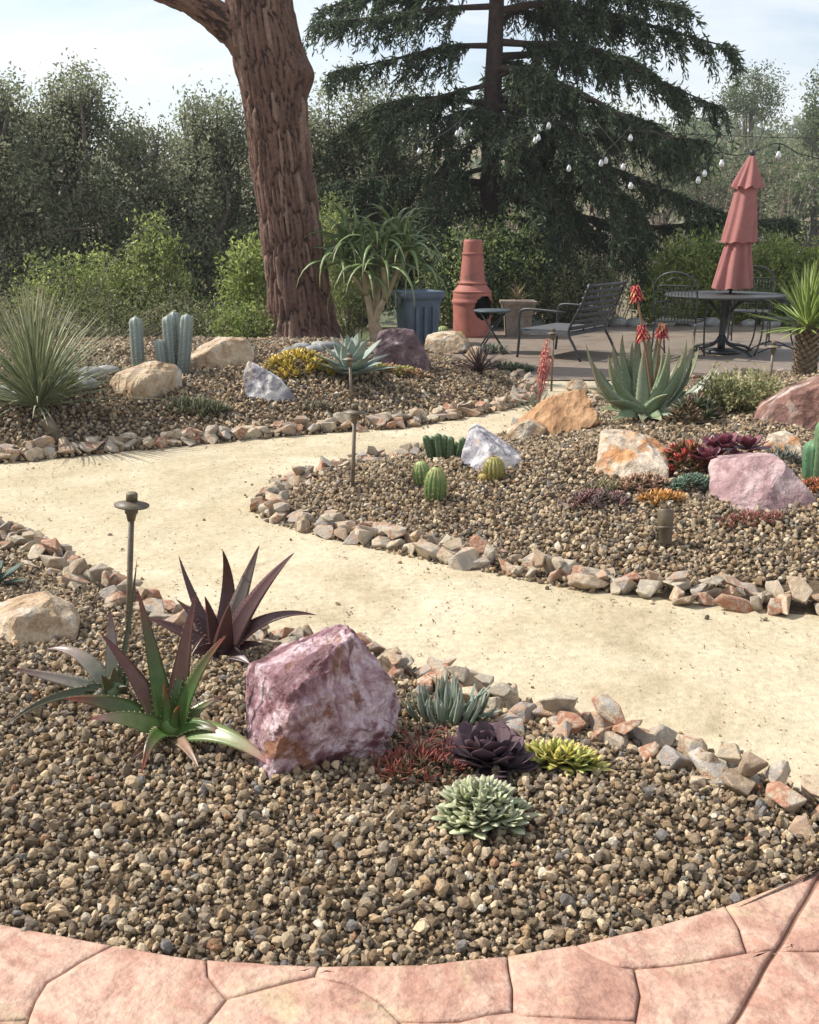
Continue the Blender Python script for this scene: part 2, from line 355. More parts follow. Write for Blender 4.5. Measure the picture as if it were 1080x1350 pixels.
def scatter(poly, spacing, view=True, yr=(0, 99), xpad=.5, g=rng):
    lo, hi = poly.min(0), poly.max(0); xs = np.arange(lo[0], hi[0], spacing); ys = np.arange(max(lo[1], yr[0]), min(hi[1], yr[1]), spacing)
    X, Y = np.meshgrid(xs, ys); P = np.stack([X.ravel(), Y.ravel()], 1); P = P+g.uniform(-.5, .5, P.shape)*spacing
    if view: P = P[np.abs(P[:, 0]) < P[:, 1]*(540/FPX)*1.06+xpad]
    return P[sdf(P, poly) > -.004]
g1 = np.random.default_rng(5)
P = np.stack([g1.uniform(-4.5, 4.5, 16000), g1.uniform(2.0, 9.5, 16000)], 1); dd = np.max([sdf(P, p_) for p_ in (polyA, polyB, polyC)], 0)
keep = (dd < -.02) & (g1.random(len(P)) < np.exp(dd*2.2)*.9+.25); P = P[keep]
mb = MB().add(*pebbles(np.column_stack([P, np.full(len(P), .011)]), g1.uniform(.002, .006, len(P)), SHO, OCT[1], pal([S(186, 166, 126), S(200, 184, 148), S(150, 132, 102), S(172, 150, 114)], len(P), g1), g1))
P2 = np.stack([g1.uniform(-4.5, 4.5, 9000), g1.uniform(2.2, 9.5, 9000)], 1); dd = np.max([sdf(P2, p_) for p_ in (polyA, polyB, polyC)], 0); P2 = P2[(dd < 0) & (g1.random(9000) < np.exp(dd*9)*.35)]
mb.add(*pebbles(np.column_stack([P2, np.full(len(P2), .012)]), g1.uniform(.006, .014, len(P2)), SH1, i1F, gravcol(len(P2), g1), g1))
tag(solo('path_grit', mb, M_GRAVEL, (0, 0, 0), smooth=False), 'fine loose grit lying on the pale granite path', 'grit', kind='stuff')

# beds: a soil mound each, with crushed gravel on it
M_SOIL = rampmat('bed_soil', [(.3, S(84, 68, 48)), (.6, S(120, 100, 74)), (.75, S(150, 128, 98))], 40, rough=.95, bump=((120, 1., .02, 'n'),))
def bed(poly, H, Lm, step, label):
    lo, hi = poly.min(0)-.15, poly.max(0)+.15; xs, ys = np.arange(lo[0], hi[0], step), np.arange(lo[1], hi[1], step); X, Y = np.meshgrid(xs, ys)
    x, y = X.ravel(), Y.ravel(); d = sdf(np.stack([x, y], 1), poly); z = np.where(d > 0, height(x, y)-.004, np.maximum(-.06, d*.9))
    F = grid_faces(len(xs), len(ys)); F = F[(d[F] > -.1).any(1)]
    o = solo('planting_bed', MB().add(np.stack([x, y, z], 1), F), M_SOIL, (0, 0, 0), label, kind='structure'); return o
bed(*BEDS[0], .06, 'gravel covered planting bed between the pink paving and the path')
bed(*BEDS[1], .08, 'mounded gravel island bed ringed by rocks inside the path bend')
bed(*BEDS[2], .1, 'mounded gravel bed beyond the path below the pine trunk')
def gravel(poly, layers, seed, label):
    g = np.random.default_rng(seed); mb = MB()
    for (sp, yr, s0, s1, sh, F, lift, frac) in layers:
        P = scatter(poly, sp, yr=yr, g=g); P = P[g.random(len(P)) < frac]; n = len(P)
        sz = s0+(s1-s0)*g.random(n)**1.8
        z = height(P[:, 0], P[:, 1])+sz*lift+g.normal(0, .002, n)
        mb.add(*pebbles(np.column_stack([P, z]), sz, sh, F, gravcol(n, g), g))
    tag(solo('gravel', mb, M_GRAVEL, (0, 0, 0), smooth=False), label, 'gravel', kind='stuff')
gravel(polyA, [(.0160, (1.5, 2.5), .0062, .0125, SH1, i1F, .1, 1), (.0195, (1.5, 2.45), .0062, .0155, SH2, i2F, .9, .60), (.11, (1.5, 3.4), .0145, .019, SH2, i2F, .9, .8),
               (.0165, (2.5, 4.2), .0068, .0135, SH1, i1F, .25, 1), (.024, (2.45, 4.2), .0072, .0165, SH1, i1F, 1.0, .75), (.022, (4.2, 7.6), .010, .019, SHO, OCT[1], .5, 1)], 31, 'brown crushed gravel around the red-tipped aloes by the pink paving')
gravel(polyB, [(.0225, (4.4, 6.2), .0092, .0175, SH1, i1F, .3, 1), (.036, (4.4, 6.2), .010, .020, SH1, i1F, 1.0, .6), (.027, (6.2, 13), .0115, .022, SHO, OCT[1], .5, 1), (.046, (6.2, 9.5), .013, .024, SHO, OCT[1], 1.0, .6)], 32, 'brown crushed gravel on the island bed around the toothed green aloe')
gravel(polyC, [(.037, (6.5, 14), .015, .027, SHO, OCT[1], .5, 1), (.06, (6.5, 12), .016, .027, SHO, OCT[1], 1.0, .6)], 33, 'brown crushed gravel on the bed below the pine trunk')

# ---------------------------------------------------------------- stamped pink paving in front
def dens(pts, step=.05):
    out = []; P = np.asarray(pts, float)
    for a, b in zip(P, np.roll(P, -1, 0)):
        m = max(1, int(np.linalg.norm(b-a)/step)); out += [a+(b-a)*i/m for i in range(m)]
    return np.array(out)
M_PAVE = rampmat('stamped_concrete', [(.28, S(148, 104, 86)), (.40, S(176, 130, 108)), (.50, S(192, 154, 130)), (.60, S(170, 122, 100)), (.72, S(196, 162, 138))], 4.2, rough=.62,
    bump=((5, .5, .05, 'n'), (11, .35, .03, 'v'), (22, .5, .015, 'n'), (70, .35, .004, 'n'), (300, .3, .001, 'n')), stops2=[(.3, S(180, 154, 114)), (.7, S(192, 168, 130))], scale2=5., fine=.16, spec=.4, lim2=(.55, .72))
M_PAVEBASE = rampmat('paving_joint', [(.3, S(122, 88, 70)), (.7, S(156, 118, 96))], 12, rough=.9)
ZP = .035
slab = [(1190, 1090), (1088, 1139), (1020, 1168), (955, 1192), (850, 1222), (760, 1243), (670, 1258), (560, 1268), (420, 1271), (350, 1268), (270, 1262), (210, 1253), (150, 1242), (80, 1230), (0, 1213), (-100, 1188), (-320, 1125), (-420, 1800), (1500, 1800), (1500, 950)]
bm = bmesh.new(); vs_ = [bm.verts.new((*gpt(u, v, ZP)[:2], ZP-.011)) for u, v in slab]; f = bm.faces.new(vs_)
if f.normal.z < 0: f.normal_flip()
r_ = bmesh.ops.extrude_face_region(bm, geom=[f]); bmesh.ops.translate(bm, verts=[e for e in r_['geom'] if isinstance(e, bmesh.types.BMVert)], vec=(0, 0, -.08))
bmesh.ops.recalc_face_normals(bm, faces=bm.faces); me = bpy.data.meshes.new('paving'); bm.to_mesh(me); bm.free(); me.materials.append(M_PAVEBASE)
paving = tag(link('paving', me), 'pink stamped concrete paving along the bed', kind='structure')
stones = [
 [(-320, 1126), (-100, 1189), (0, 1214), (80, 1231), (150, 1243), (105, 1267), (60, 1295), (47, 1318), (40, 1340), (-60, 1346), (-330, 1330)],
 [(150, 1243), (210, 1254), (270, 1263), (273, 1285), (300, 1315), (270, 1350), (255, 1400), (140, 1412), (20, 1420), (40, 1340), (47, 1318), (60, 1295), (105, 1267)],
 [(270, 1263), (350, 1269), (420, 1272), (415, 1286), (358, 1299), (300, 1315), (273, 1285)],
 [(300, 1315), (358, 1299), (415, 1286), (465, 1297), (500, 1318), (530, 1345), (540, 1400), (400, 1408), (255, 1400), (270, 1350)],
 [(420, 1272), (560, 1269), (670, 1259), (671, 1275), (676, 1300), (675, 1332), (640, 1337), (605, 1347), (530, 1345), (500, 1318), (465, 1297), (415, 1286)],
 [(670, 1259), (760, 1244), (785, 1260), (810, 1272), (835, 1275), (845, 1310), (840, 1345), (790, 1342), (740, 1339), (695, 1337), (675, 1332), (676, 1300), (671, 1275)],
 [(760, 1244), (850, 1223), (955, 1193), (973, 1222), (985, 1255), (910, 1267), (835, 1275), (810, 1272), (785, 1260)],
 [(955, 1193), (1020, 1169), (1088, 1140), (1060, 1186), (1020, 1252), (985, 1255), (973, 1222)],
 [(835, 1275), (910, 1267), (985, 1255), (1020, 1252), (960, 1350), (930, 1400), (850, 1400), (840, 1345), (845, 1310)],
 [(1094, 1137), (1190, 1091), (1500, 952), (1500, 1252), (1024, 1252), (1064, 1186)],
 [(1024, 1252), (1500, 1252), (1500, 1420), (922, 1420), (964, 1350)],
 [(530, 1345), (605, 1347), (640, 1337), (675, 1332), (695, 1337), (740, 1339), (790, 1342), (840, 1345), (850, 1400), (700, 1412), (540, 1400)],
 [(-330, 1330), (-60, 1346), (40, 1340), (20, 1420), (-30, 1560), (-370, 1560)],
 [(20, 1420), (140, 1412), (255, 1400), (400, 1408), (380, 1560), (-30, 1560)],
 [(400, 1408), (540, 1400), (700, 1412), (850, 1400), (880, 1560), (380, 1560)],
 [(850, 1400), (930, 1400), (922, 1420), (1500, 1420), (1500, 1560), (880, 1560)],
]
for k, s_ in enumerate(stones):
    P = dens([gpt(u, v, ZP)[:2] for u, v in s_], .035); g = np.random.default_rng(100+k)
    c = P.mean(0); P = P+np.stack([fbm(np.column_stack([P*9, np.zeros(len(P))]), 2, 40), fbm(np.column_stack([P*9, np.zeros(len(P))]), 2, 41)], 1)*.006
    if np.sum(P[:, 0]*np.roll(P[:, 1], -1)-np.roll(P[:, 0], -1)*P[:, 1]) < 0: P = P[::-1]
    def inward(P, d):
        e = np.roll(P, -1, 0)-P; e /= np.linalg.norm(e, axis=1)[:, None]+1e-12; nn = np.stack([-e[:, 1], e[:, 0]], 1); m = nn+np.roll(nn, 1, 0); m /= np.maximum((m*nn).sum(1), .35)[:, None]; return P+m*d
    tilt = g.normal(0, .0025, 2); cj = .0008*(k in (7, 8, 9, 10)); bm = bmesh.new(); rings = []
    for d_, z_ in ((.0010+cj, -.013), (.0024+cj, -.0040), (.0085, -.0012), (.022, 0)):
        rings.append([bm.verts.new((q[0], q[1], ZP+z_+float((q-c)@tilt))) for q in inward(P, d_)])
    for ra, rb in zip(rings[:-1], rings[1:]):
        for i_ in range(len(ra)): bm.faces.new((ra[i_-1], ra[i_], rb[i_], rb[i_-1]))
    f = bm.faces.new(rings[-1]); bmesh.ops.triangulate(bm, faces=[f])
    me = bpy.data.meshes.new('paving_stone'); bm.to_mesh(me); bm.free(); me.materials.append(M_PAVE)
    for p_ in me.polygons: p_.use_smooth = True
    link('paving_stone', me, paving)

# rear patio: weathered flagged concrete
px_, py_ = np.arange(.1, 11.01, .3), np.arange(11.0, 17.6, .3); X, Y = np.meshgrid(px_, py_)
M_PATIO = rampmat('patio_concrete', [(.3, S(104, 90, 78)), (.5, S(136, 120, 104)), (.7, S(116, 106, 96))], 1.8, rough=.5, bump=((3, .4, .03, 'n'), (25, .3, .006, 'n')), fine=.15, spec=.5)
mb = MB().add(np.stack([X.ravel(), Y.ravel(), np.full(X.size, .022)], 1), grid_faces(len(px_), len(py_)))
solo('patio', mb, M_PATIO, (0, 0, 0), kind='structure')

# ---------------------------------------------------------------- edging stones, each a part of its border
def hull_stone(g, npts=13, mat=M_BORDER):
    p = g.normal(size=(npts, 3)); p /= np.linalg.norm(p, axis=1)[:, None]; p *= g.uniform(.8, 1.05, (npts, 1))*np.array([1.25, .95, .8])
    bm = bmesh.new(); [bm.verts.new(q) for q in p]; r = bmesh.ops.convex_hull(bm, input=bm.verts)
    bmesh.ops.delete(bm, geom=[v for v in bm.verts if not v.link_faces], context='VERTS')
    bmesh.ops.dissolve_limit(bm, angle_limit=R(14), verts=bm.verts, edges=bm.edges)
    bmesh.ops.bevel(bm, geom=list(bm.edges), offset=.05, segments=1, affect='EDGES', clamp_overlap=True)
    me = bpy.data.meshes.new('stone'); bm.to_mesh(me); bm.free(); me.materials.append(mat); return me
gS = np.random.default_rng(17)
POOL = [hull_stone(gS, int(gS.integers(9, 13))) for _ in range(22)]
def border(label, line, poly, rows, size, step, seed, xlim=.9):
    g = np.random.default_rng(seed); pts = spl(np.array([gpt(u, v)[:2] for u, v in line]), 400)
    seg = np.r_[0, np.cumsum(np.linalg.norm(np.diff(pts, axis=0), axis=1))]; mid = pts[len(pts)//2]
    root = thing('stone_border', label, 'stone edging', (mid[0], mid[1], 0))
    s = 0.
    while s < seg[-1]:
        p = np.array([np.interp(s, seg, pts[:, 0]), np.interp(s, seg, pts[:, 1])]); q = np.array([np.interp(s+.05, seg, pts[:, 0]), np.interp(s+.05, seg, pts[:, 1])])
        t = (q-p)/(np.linalg.norm(q-p)+1e-9); n = np.array([-t[1], t[0]])
        if sdf((p+n*.1)[None], poly)[0] < 0: n = -n
        for (off, lift, sc, prob) in rows:
            if g.random() > prob: continue
            a = size*sc*g.uniform(.72, 1.28); c = p+n*(off+g.normal(0, .018))+t*g.uniform(-.4, .4)*step
            if abs(c[0]) > c[1]*(540/FPX)+xlim: continue
            o = link('stone', POOL[int(g.integers(len(POOL)))], root)
            o.location = (c[0]-mid[0], c[1]-mid[1], max(hz(c[0], c[1]), 0)*(.75)+lift+a*.26)
            o.rotation_euler = (g.normal(0, .3), g.normal(0, .3), g.uniform(0, 6.28)); o.scale = (a*.62*g.uniform(.8, 1.2), a*.55, a*.55*g.uniform(.8, 1.15))
        s += step*g.uniform(.85, 1.15)
    return root
R3 = [(.05, 0, 1., 1), (.14, .0, .95, .95), (.10, .055, .8, .6), (.22, -.01, .75, .35)]
border('angular tan rocks edging the aloe bed beside the pink paving', farA[1:], polyA, R3, .104, .086, 51)
border('angular tan and rust rocks edging the tip and front of the island bed', list(reversed(backB[11:])) [::-1]+frontB[:12], polyB, R3, .104, .086, 52)
border('low rocks edging the back of the island bed behind the large aloe', list(reversed(backB[3:10])), polyB, R3[:2], .13, .14, 55)
border('angular tan rocks edging the bed below the pine trunk', frontC[1:], polyC, R3[:3], .122, .104, 53)

# ---------------------------------------------------------------- boulders
def boulder(label, sil, mat, thick, base, seed, sub=5, amp=.035, front=(), facets=7, fl=(.9, 1.0), p=16, group=None, name='boulder', freq=2.2, tilt=.28, nc=70):
    g = np.random.default_rng(seed); c0 = hit(*base); y0 = c0[1]+thick*.38
    vb = max(q[1] for q in sil); vt = min(q[1] for q in sil); sil = [(u, v+(.16*(vb-vt) if v > vb-.3*(vb-vt) else 0)) for u, v in sil]
    cu, cv = np.mean(sil, 0); C = pix(cu, cv, y0); k0 = ppm(C); Q = np.array([((u-cu)/k0, (cv-v)/k0) for u, v in sil])
    D_ = (C-CAM)/np.linalg.norm(C-CAM); X_ = np.cross(D_, [0, 0, 1.]); X_ /= np.linalg.norm(X_); U_ = np.cross(X_, D_)
    area = np.sum(Q[:, 0]*np.roll(Q[:, 1], -1)-np.roll(Q[:, 0], -1)*Q[:, 1])
    if area < 0: Q = Q[::-1]
    ns, hs = [], []
    for a, b in zip(Q, np.roll(Q, -1, 0)):
        e = b-a; n2 = np.array([e[1], -e[0]])/np.linalg.norm(e); h = n2@a
        if h < .01: continue
        n = np.array([n2[0], g.uniform(-tilt, tilt), n2[1]]); ln = np.linalg.norm(n); ns.append(n/ln); hs.append(h/ln)
    for n, h in list(front)+[((0, -1, .25), .5), ((.1, 1, .15), .5)]:
        n = np.array(n, float); ns.append(n/np.linalg.norm(n)); hs.append(h*thick)
    for i_ in range(len(ns)):                              # facets may shave the face, not the traced outline
        if abs(ns[i_][1]) > .2: hs[i_] = max(hs[i_], .97*max(ns[i_][0]*q_[0]+ns[i_][2]*q_[1] for q_ in Q))
    ns, hs = np.array(ns), np.array(hs); V, F = ico(sub)
    def rad(ns, hs): return ((np.sum((np.maximum(V@ns.T, 0)/hs)**p, 1))+1e-12)**(-1/p)
    p = 60; r0 = rad(ns, hs); k = g.integers(0, len(V), facets); en = V[k]+g.normal(0, .25, (facets, 3)); en /= np.linalg.norm(en, axis=1)[:, None]
    sup = np.max((V*r0[:, None])@en.T, 0); N2, H2 = np.vstack([ns, en]), np.r_[hs, sup*g.uniform(*fl, facets)]
    r1 = rad(N2, H2); size = r1.mean(); k = g.integers(0, len(V), nc); pk = V[k]*r1[k][:, None]
    lead = N2[np.argmax((V[k]@N2.T)/H2, 1)]; en = lead+g.normal(0, .12, (nc, 3)); en /= np.linalg.norm(en, axis=1)[:, None]
    r1 = rad(np.vstack([N2, en]), np.r_[H2, np.maximum((pk*en).sum(1)*g.uniform(.985, 1.03, nc), size*.4)])
    W = V*r1[:, None]; q = W/size
    dsp = fbm(q*freq+seed, 4, seed, .55); wq = q+.25*np.stack([vnoise(q*2+3, seed), vnoise(q*2+7, seed), vnoise(q*2+11, seed)], 1)
    cell = np.floor(fbm(wq*freq*.9, 3, seed+8)*6)/6; rid = 1-np.abs(vnoise(wq*freq*2.4, seed+5))*2
    r2 = r1+size*amp*(dsp*.8+.55*np.sign(rid)*np.abs(rid)**1.5+1.5*cell+.5*fbm(q*freq*5, 3, seed+2))
    W = V*r2[:, None]
    for ax_, qc in ((0, Q[:, 0]), (2, Q[:, 1])):            # keep the traced width and height
        w0, w1_ = W[:, ax_].min(), W[:, ax_].max(); W[:, ax_] = qc.min()+(W[:, ax_]-w0)*(np.ptp(qc)/(w1_-w0))
    W = W[:, :1]*X_+W[:, 1:2]*D_+W[:, 2:]*U_+C
    loc = (C[0], y0, hz(C[0], y0)); mb = MB().add(W, F)
    o = solo(name, mb, mat, loc, label, 'boulder' if name == 'boulder' else 'rock', group, smooth=True)
    try: o.data.set_sharp_from_angle(angle=R(24))
    except Exception: pass
    return o
RB = ((16, .6, .03, 'v'), (34, .7, .02, 'n'), (150, .6, .004, 'n'))
K_PURP = rampmat('purple_jasper', [(.30, S(78, 40, 44)), (.40, S(112, 66, 72)), (.47, S(168, 132, 138)), (.52, S(200, 174, 178)), (.58, S(120, 72, 76)), (.66, S(88, 48, 50)), (.75, S(190, 164, 168))], 4.6, detail=10., rough=.48, bump=RB, stops2=[(.3, S(92, 50, 36)), (.55, S(136, 86, 58)), (.75, S(164, 118, 88))], scale2=5.5, dist=.5, spec=.4, lim2=(.55, .64))
K_DKPURP = rampmat('dark_purple_rock', [(.28, S(66, 48, 52)), (.48, S(104, 80, 86)), (.62, S(128, 104, 108)), (.72, S(196, 184, 180))], 8, rough=.7, bump=RB, dist=.6)
K_PINK = rampmat('pink_quartzite', [(.28, S(118, 84, 86)), (.45, S(158, 124, 124)), (.58, S(188, 160, 158)), (.75, S(132, 94, 98))], 6, rough=.65, bump=RB, dist=.5)
K_TAN = rampmat('tan_sandstone', [(.28, S(122, 92, 64)), (.45, S(168, 138, 102)), (.6, S(196, 172, 138)), (.75, S(150, 112, 76))], 5., rough=.85, bump=RB, stops2=[(.3, S(186, 174, 154)), (.7, S(204, 194, 176))], scale2=3.5, dist=.8)
K_RUST = rampmat('rust_sandstone', [(.28, S(126, 86, 54)), (.45, S(178, 132, 86)), (.6, S(196, 152, 104)), (.75, S(150, 98, 58))], 2.4, rough=.85, bump=RB, dist=1., stretch=(1, 1, .5))
K_WHITE = rampmat('white_gold_quartz', [(.3, S(150, 130, 108)), (.5, S(198, 180, 154)), (.7, S(216, 204, 184))], 7, rough=.6, bump=RB, stops2=[(.35, S(184, 118, 56)), (.65, S(206, 152, 90))], scale2=4.5, dist=1., lim2=(.48, .58))
K_GREY = rampmat('grey_white_rock', [(.3, S(84, 82, 92)), (.44, S(138, 134, 142)), (.56, S(206, 200, 196)), (.72, S(226, 220, 212))], 6, rough=.7, bump=RB, dist=.8, stops2=[(.35, S(176, 146, 112)), (.65, S(200, 176, 146))], scale2=2.2, lim2=(.58, .66))
K_BROWNRED = rampmat('red_brown_rock', [(.3, S(84, 54, 46)), (.5, S(128, 88, 74)), (.7, S(170, 132, 112))], 6, rough=.7, bump=RB, dist=.5, stops2=[(.3, S(206, 192, 180)), (.7, S(226, 216, 204))], scale2=1.8)

boulder('large jagged purple and pink boulder beside the red-tipped aloe', [(320, 872), (345, 852), (400, 838), (432, 822), (470, 850), (495, 885), (530, 935), (520, 968), (480, 990), (432, 1022), (372, 1046), (345, 1050), (322, 1000)],
    K_PURP, .46, (400, 1020), 4, sub=6, amp=.05, front=[((-.45, -.75, .75), .36), ((.75, -.6, .05), .38), ((.25, -.9, -.15), .40), ((-.75, -.5, .1), .42)], facets=2, fl=(.97, 1.0), freq=2.4, nc=60, tilt=.12)
boulder('tan flat-topped boulder in the gravel behind the grey-leaved aloe', [(-22, 790), (10, 782), (60, 780), (92, 798), (104, 826), (98, 850), (60, 856), (-30, 856)], K_TAN, .34, (40, 846), 5, front=[((.3, -.8, .6), .4)])
boulder('pink quartzite boulder behind the red-tipped succulents of the island bed', [(934, 622), (950, 606), (985, 596), (1020, 604), (1050, 625), (1082, 660), (1078, 672), (1000, 676), (945, 660)], K_PINK, .55, (1000, 668), 6, sub=5, front=[((-.4, -.7, .7), .36), ((.5, -.8, .35), .4)])
boulder('white and gold quartz boulder in front of the toothed green aloe', [(788, 590), (796, 570), (820, 566), (858, 580), (882, 598), (878, 616), (840, 632), (795, 628)], K_WHITE, .42, (830, 626), 7, front=[((-.3, -.8, .5), .38)])
boulder('grey and white streaked boulder behind the golden barrel cactus', [(608, 608), (622, 570), (642, 558), (668, 566), (700, 600), (704, 614), (660, 622), (612, 618)], K_GREY, .42, (650, 617), 8, front=[((-.35, -.7, .6), .36), ((.5, -.8, .4), .4)])
boulder('rust brown wedge boulder beside the coral flower spikes', [(664, 566), (700, 548), (744, 514), (770, 520), (788, 556), (780, 572), (700, 580), (670, 578)], K_RUST, .5, (735, 574), 9, 5, front=[((-.3, -.9, .3), .35)], facets=6)
boulder('low tan stone beside the rust brown wedge boulder', [(668, 568), (690, 552), (722, 560), (716, 582), (680, 584)], K_TAN, .25, (694, 580), 24, 5)
boulder('large red-brown boulder with pale crust under the palm-like yucca', [(998, 548), (1020, 520), (1050, 502), (1110, 492), (1130, 560), (1080, 572), (1020, 568)], K_BROWNRED, .7, (1050, 566), 10, sub=5, front=[((-.6, -.6, .6), .34), ((.2, -.9, .1), .42)])
boulder('small cream and gold rock behind the pink quartzite boulder', [(1004, 592), (1012, 572), (1030, 567), (1052, 576), (1062, 604), (1040, 616), (1008, 612)], K_WHITE, .26, (1032, 610), 11, 5)
boulder('tan rounded boulder beside the blue column cactus', [(240, 478), (254, 458), (290, 445), (322, 444), (336, 462), (334, 482), (290, 490), (248, 492)], K_TAN, .55, (290, 485), 12, 5, front=[((.4, -.8, .4), .4)])
boulder('cream topped tan boulder in front of the blue column cactus', [(142, 500), (152, 484), (184, 476), (222, 482), (240, 496), (240, 522), (190, 532), (148, 522)], K_TAN, .6, (192, 526), 13, 5, front=[((-.5, -.6, .7), .32), ((.7, -.7, .1), .36)])
boulder('grey and white marbled boulder leaning on the slope below the pine', [(322, 492), (332, 476), (346, 480), (378, 502), (392, 520), (380, 530), (350, 532), (330, 520)], K_GREY, .38, (358, 528), 14, 5)
boulder('dark purple flat-topped boulder below the tree aloe', [(494, 462), (498, 440), (512, 433), (552, 436), (562, 460), (570, 486), (530, 492), (490, 484)], K_DKPURP, .5, (530, 487), 15, front=[((0, -1, .1), .36)], facets=5)
boulder('pinkish brown rock between the dark purple boulder and the trash bin', [(534, 440), (546, 424), (556, 420), (578, 434), (580, 446), (540, 448)], K_BROWNRED, .4, (556, 444), 16, 5)
boulder('broad cream boulder in front of the terracotta chiminea', [(560, 452), (566, 442), (590, 436), (612, 442), (620, 456), (612, 470), (580, 472), (564, 466)], K_TAN, .45, (590, 468), 17, 5)
boulder('small pale rock behind the purple spiky plant', [(612, 470), (620, 456), (632, 456), (640, 472), (636, 480), (614, 480)], K_TAN, .25, (626, 478), 18, 5)
boulder('small buff rock at the corner of the island bed behind the aloe', [(746, 512), (756, 500), (770, 502), (776, 516), (760, 522)], K_TAN, .22, (760, 519), 19, 5)
def river(pts, seed, label, group):
    g = np.random.default_rng(seed); V, F = ico(3)
    for (u, v, wd) in pts:
        b = hit(u, v); s = wd/ppm(b)/2; W = V*np.array([s, s*.8, s*.5])*(1+.12*fbm(V*1.4+u, 2, seed))[:, None]; W = W@rot_z(g.uniform(-.5, .5)).T
        solo('river_stone', MB().add(W+b+np.array([0, 0, s*.35]), F), M_RIVER, b, label, 'rock', group)
river([(384, 468, 26), (398, 462, 24), (414, 466, 26), (432, 462, 28), (446, 468, 20), (420, 458, 20)], 61, 'smooth grey river stone at the foot of the pine trunk', 'river stones at the foot of the pine')
river([(100, 508, 40), (120, 502, 44), (143, 494, 30), (112, 514, 40), (10, 520, 30), (28, 524, 26)], 62, 'flat grey river stone beside the fountain of long grassy leaves', 'river stones by the grassy plant')

# ---------------------------------------------------------------- leaf maker
def lerpc(stops, t):
    p = [s[0] for s in stops]; c = np.array([s[1] for s in stops]); return np.stack([np.interp(t, p, c[:, k]) for k in range(3)], 1)
PROF = {
 'aloe': lambda t: np.clip(np.minimum(1, .82+t*1.6)*(1-t)**.8, .012, 1),
 'agave': lambda t: np.clip((.62+1.1*t)*(t < .4)+(t >= .4)*1.06*np.clip((1-t)/.6, 0, 1)**.62, .012, 1.1),
 'spoon': lambda t: np.clip(.34+.72*np.sin(np.clip(t*1.05, 0, 1)**1.5*math.pi*.86), .05, 1)*np.where(t > .9, np.sqrt(np.clip((1-t)/.1, .02, 1)), 1),
 'finger': lambda t: np.clip(np.minimum(1, .55+t*1.8)*np.where(t > .62, np.clip((1-t)/.38, 0, 1)**.7, 1), .03, 1),
 'fat': lambda t: np.clip(.45+.9*np.sin(t**.8*math.pi*.9)*.62, .05, 1)*np.where(t > .72, np.clip((1-t)/.28, .02, 1)**.6, 1),
 'strap': lambda t: np.clip(np.minimum(1, .7+t*3)*np.where(t > .5, np.clip((1-t)/.5, 0, 1)**.9, 1), .03, 1),
}
CS = np.array([[-1, .5], [-.62, -.35], [0, -.7], [.62, -.35], [1, .5], [.55, .12], [0, -.08], [-.55, .12]])
CSL = np.array([[-1, .3], [0, -.6], [1, .3], [0, .25]])
def blade(mb, P, w, h, col, side=None, teeth=None, lite=False, wig=0):
    P = np.asarray(P, float); n = len(P); T = np.gradient(P, axis=0); T /= np.linalg.norm(T, axis=1)[:, None]+1e-12
    if side is None:
        a = P[-1]-P[0]; a[2] = 0
        if np.linalg.norm(a) < 1e-3: a = np.array([1., 0, 0])
        side = np.cross([0, 0, 1.], a/np.linalg.norm(a))
    Sd = np.tile(side, (n, 1)); Sd -= T*(Sd*T).sum(1)[:, None]; Sd /= np.linalg.norm(Sd, axis=1)[:, None]+1e-12; U = np.cross(T, Sd)
    cs = CSL if lite else CS; k = len(cs)
    V = P[:, None]+cs[None, :, :1]*w[:, None, None]*Sd[:, None]+cs[None, :, 1:]*h[:, None, None]*U[:, None]
    j = np.arange(k); F = np.concatenate([np.stack([i*k+j, i*k+(j+1) % k, (i+1)*k+(j+1) % k, (i+1)*k+j], 1) for i in range(n-1)])
    mb.add(V.reshape(-1, 3), F, np.repeat(col, k, 0))
    if teeth:
        sp, sz, tc_ = teeth; d = np.r_[0, np.cumsum(np.linalg.norm(np.diff(P, axis=0), axis=1))]; s = np.arange(sp*.8, d[-1]*.97, sp)
        f = lambda A: np.stack([np.interp(s, d, A[:, q]) for q in range(3)], 1)
        for sg, e in ((-1, 0), (1, 4 if not lite else 2)):
            E = f(V[:, e]); Ts = f(T); Ss = f(Sd)*sg; z = sz*np.clip(1.15-s/d[-1], .35, 1)[:, None]; Us = f(U)
            tip = E+Ss*z*1.1+Ts*z*.45; m = len(s)
            VV = np.stack([E-Ts*z*.45-Ss*z*.3, E+Ts*z*.45-Ss*z*.3, E+Us*z*.35-Ss*z*.3, tip], 1).reshape(-1, 3); o = np.arange(m)[:, None]*4
            mb.add(VV, np.concatenate([o+np.array([[0, 1, 3]]), o+np.array([[1, 2, 3]]), o+np.array([[2, 0, 3]])]), tc_)
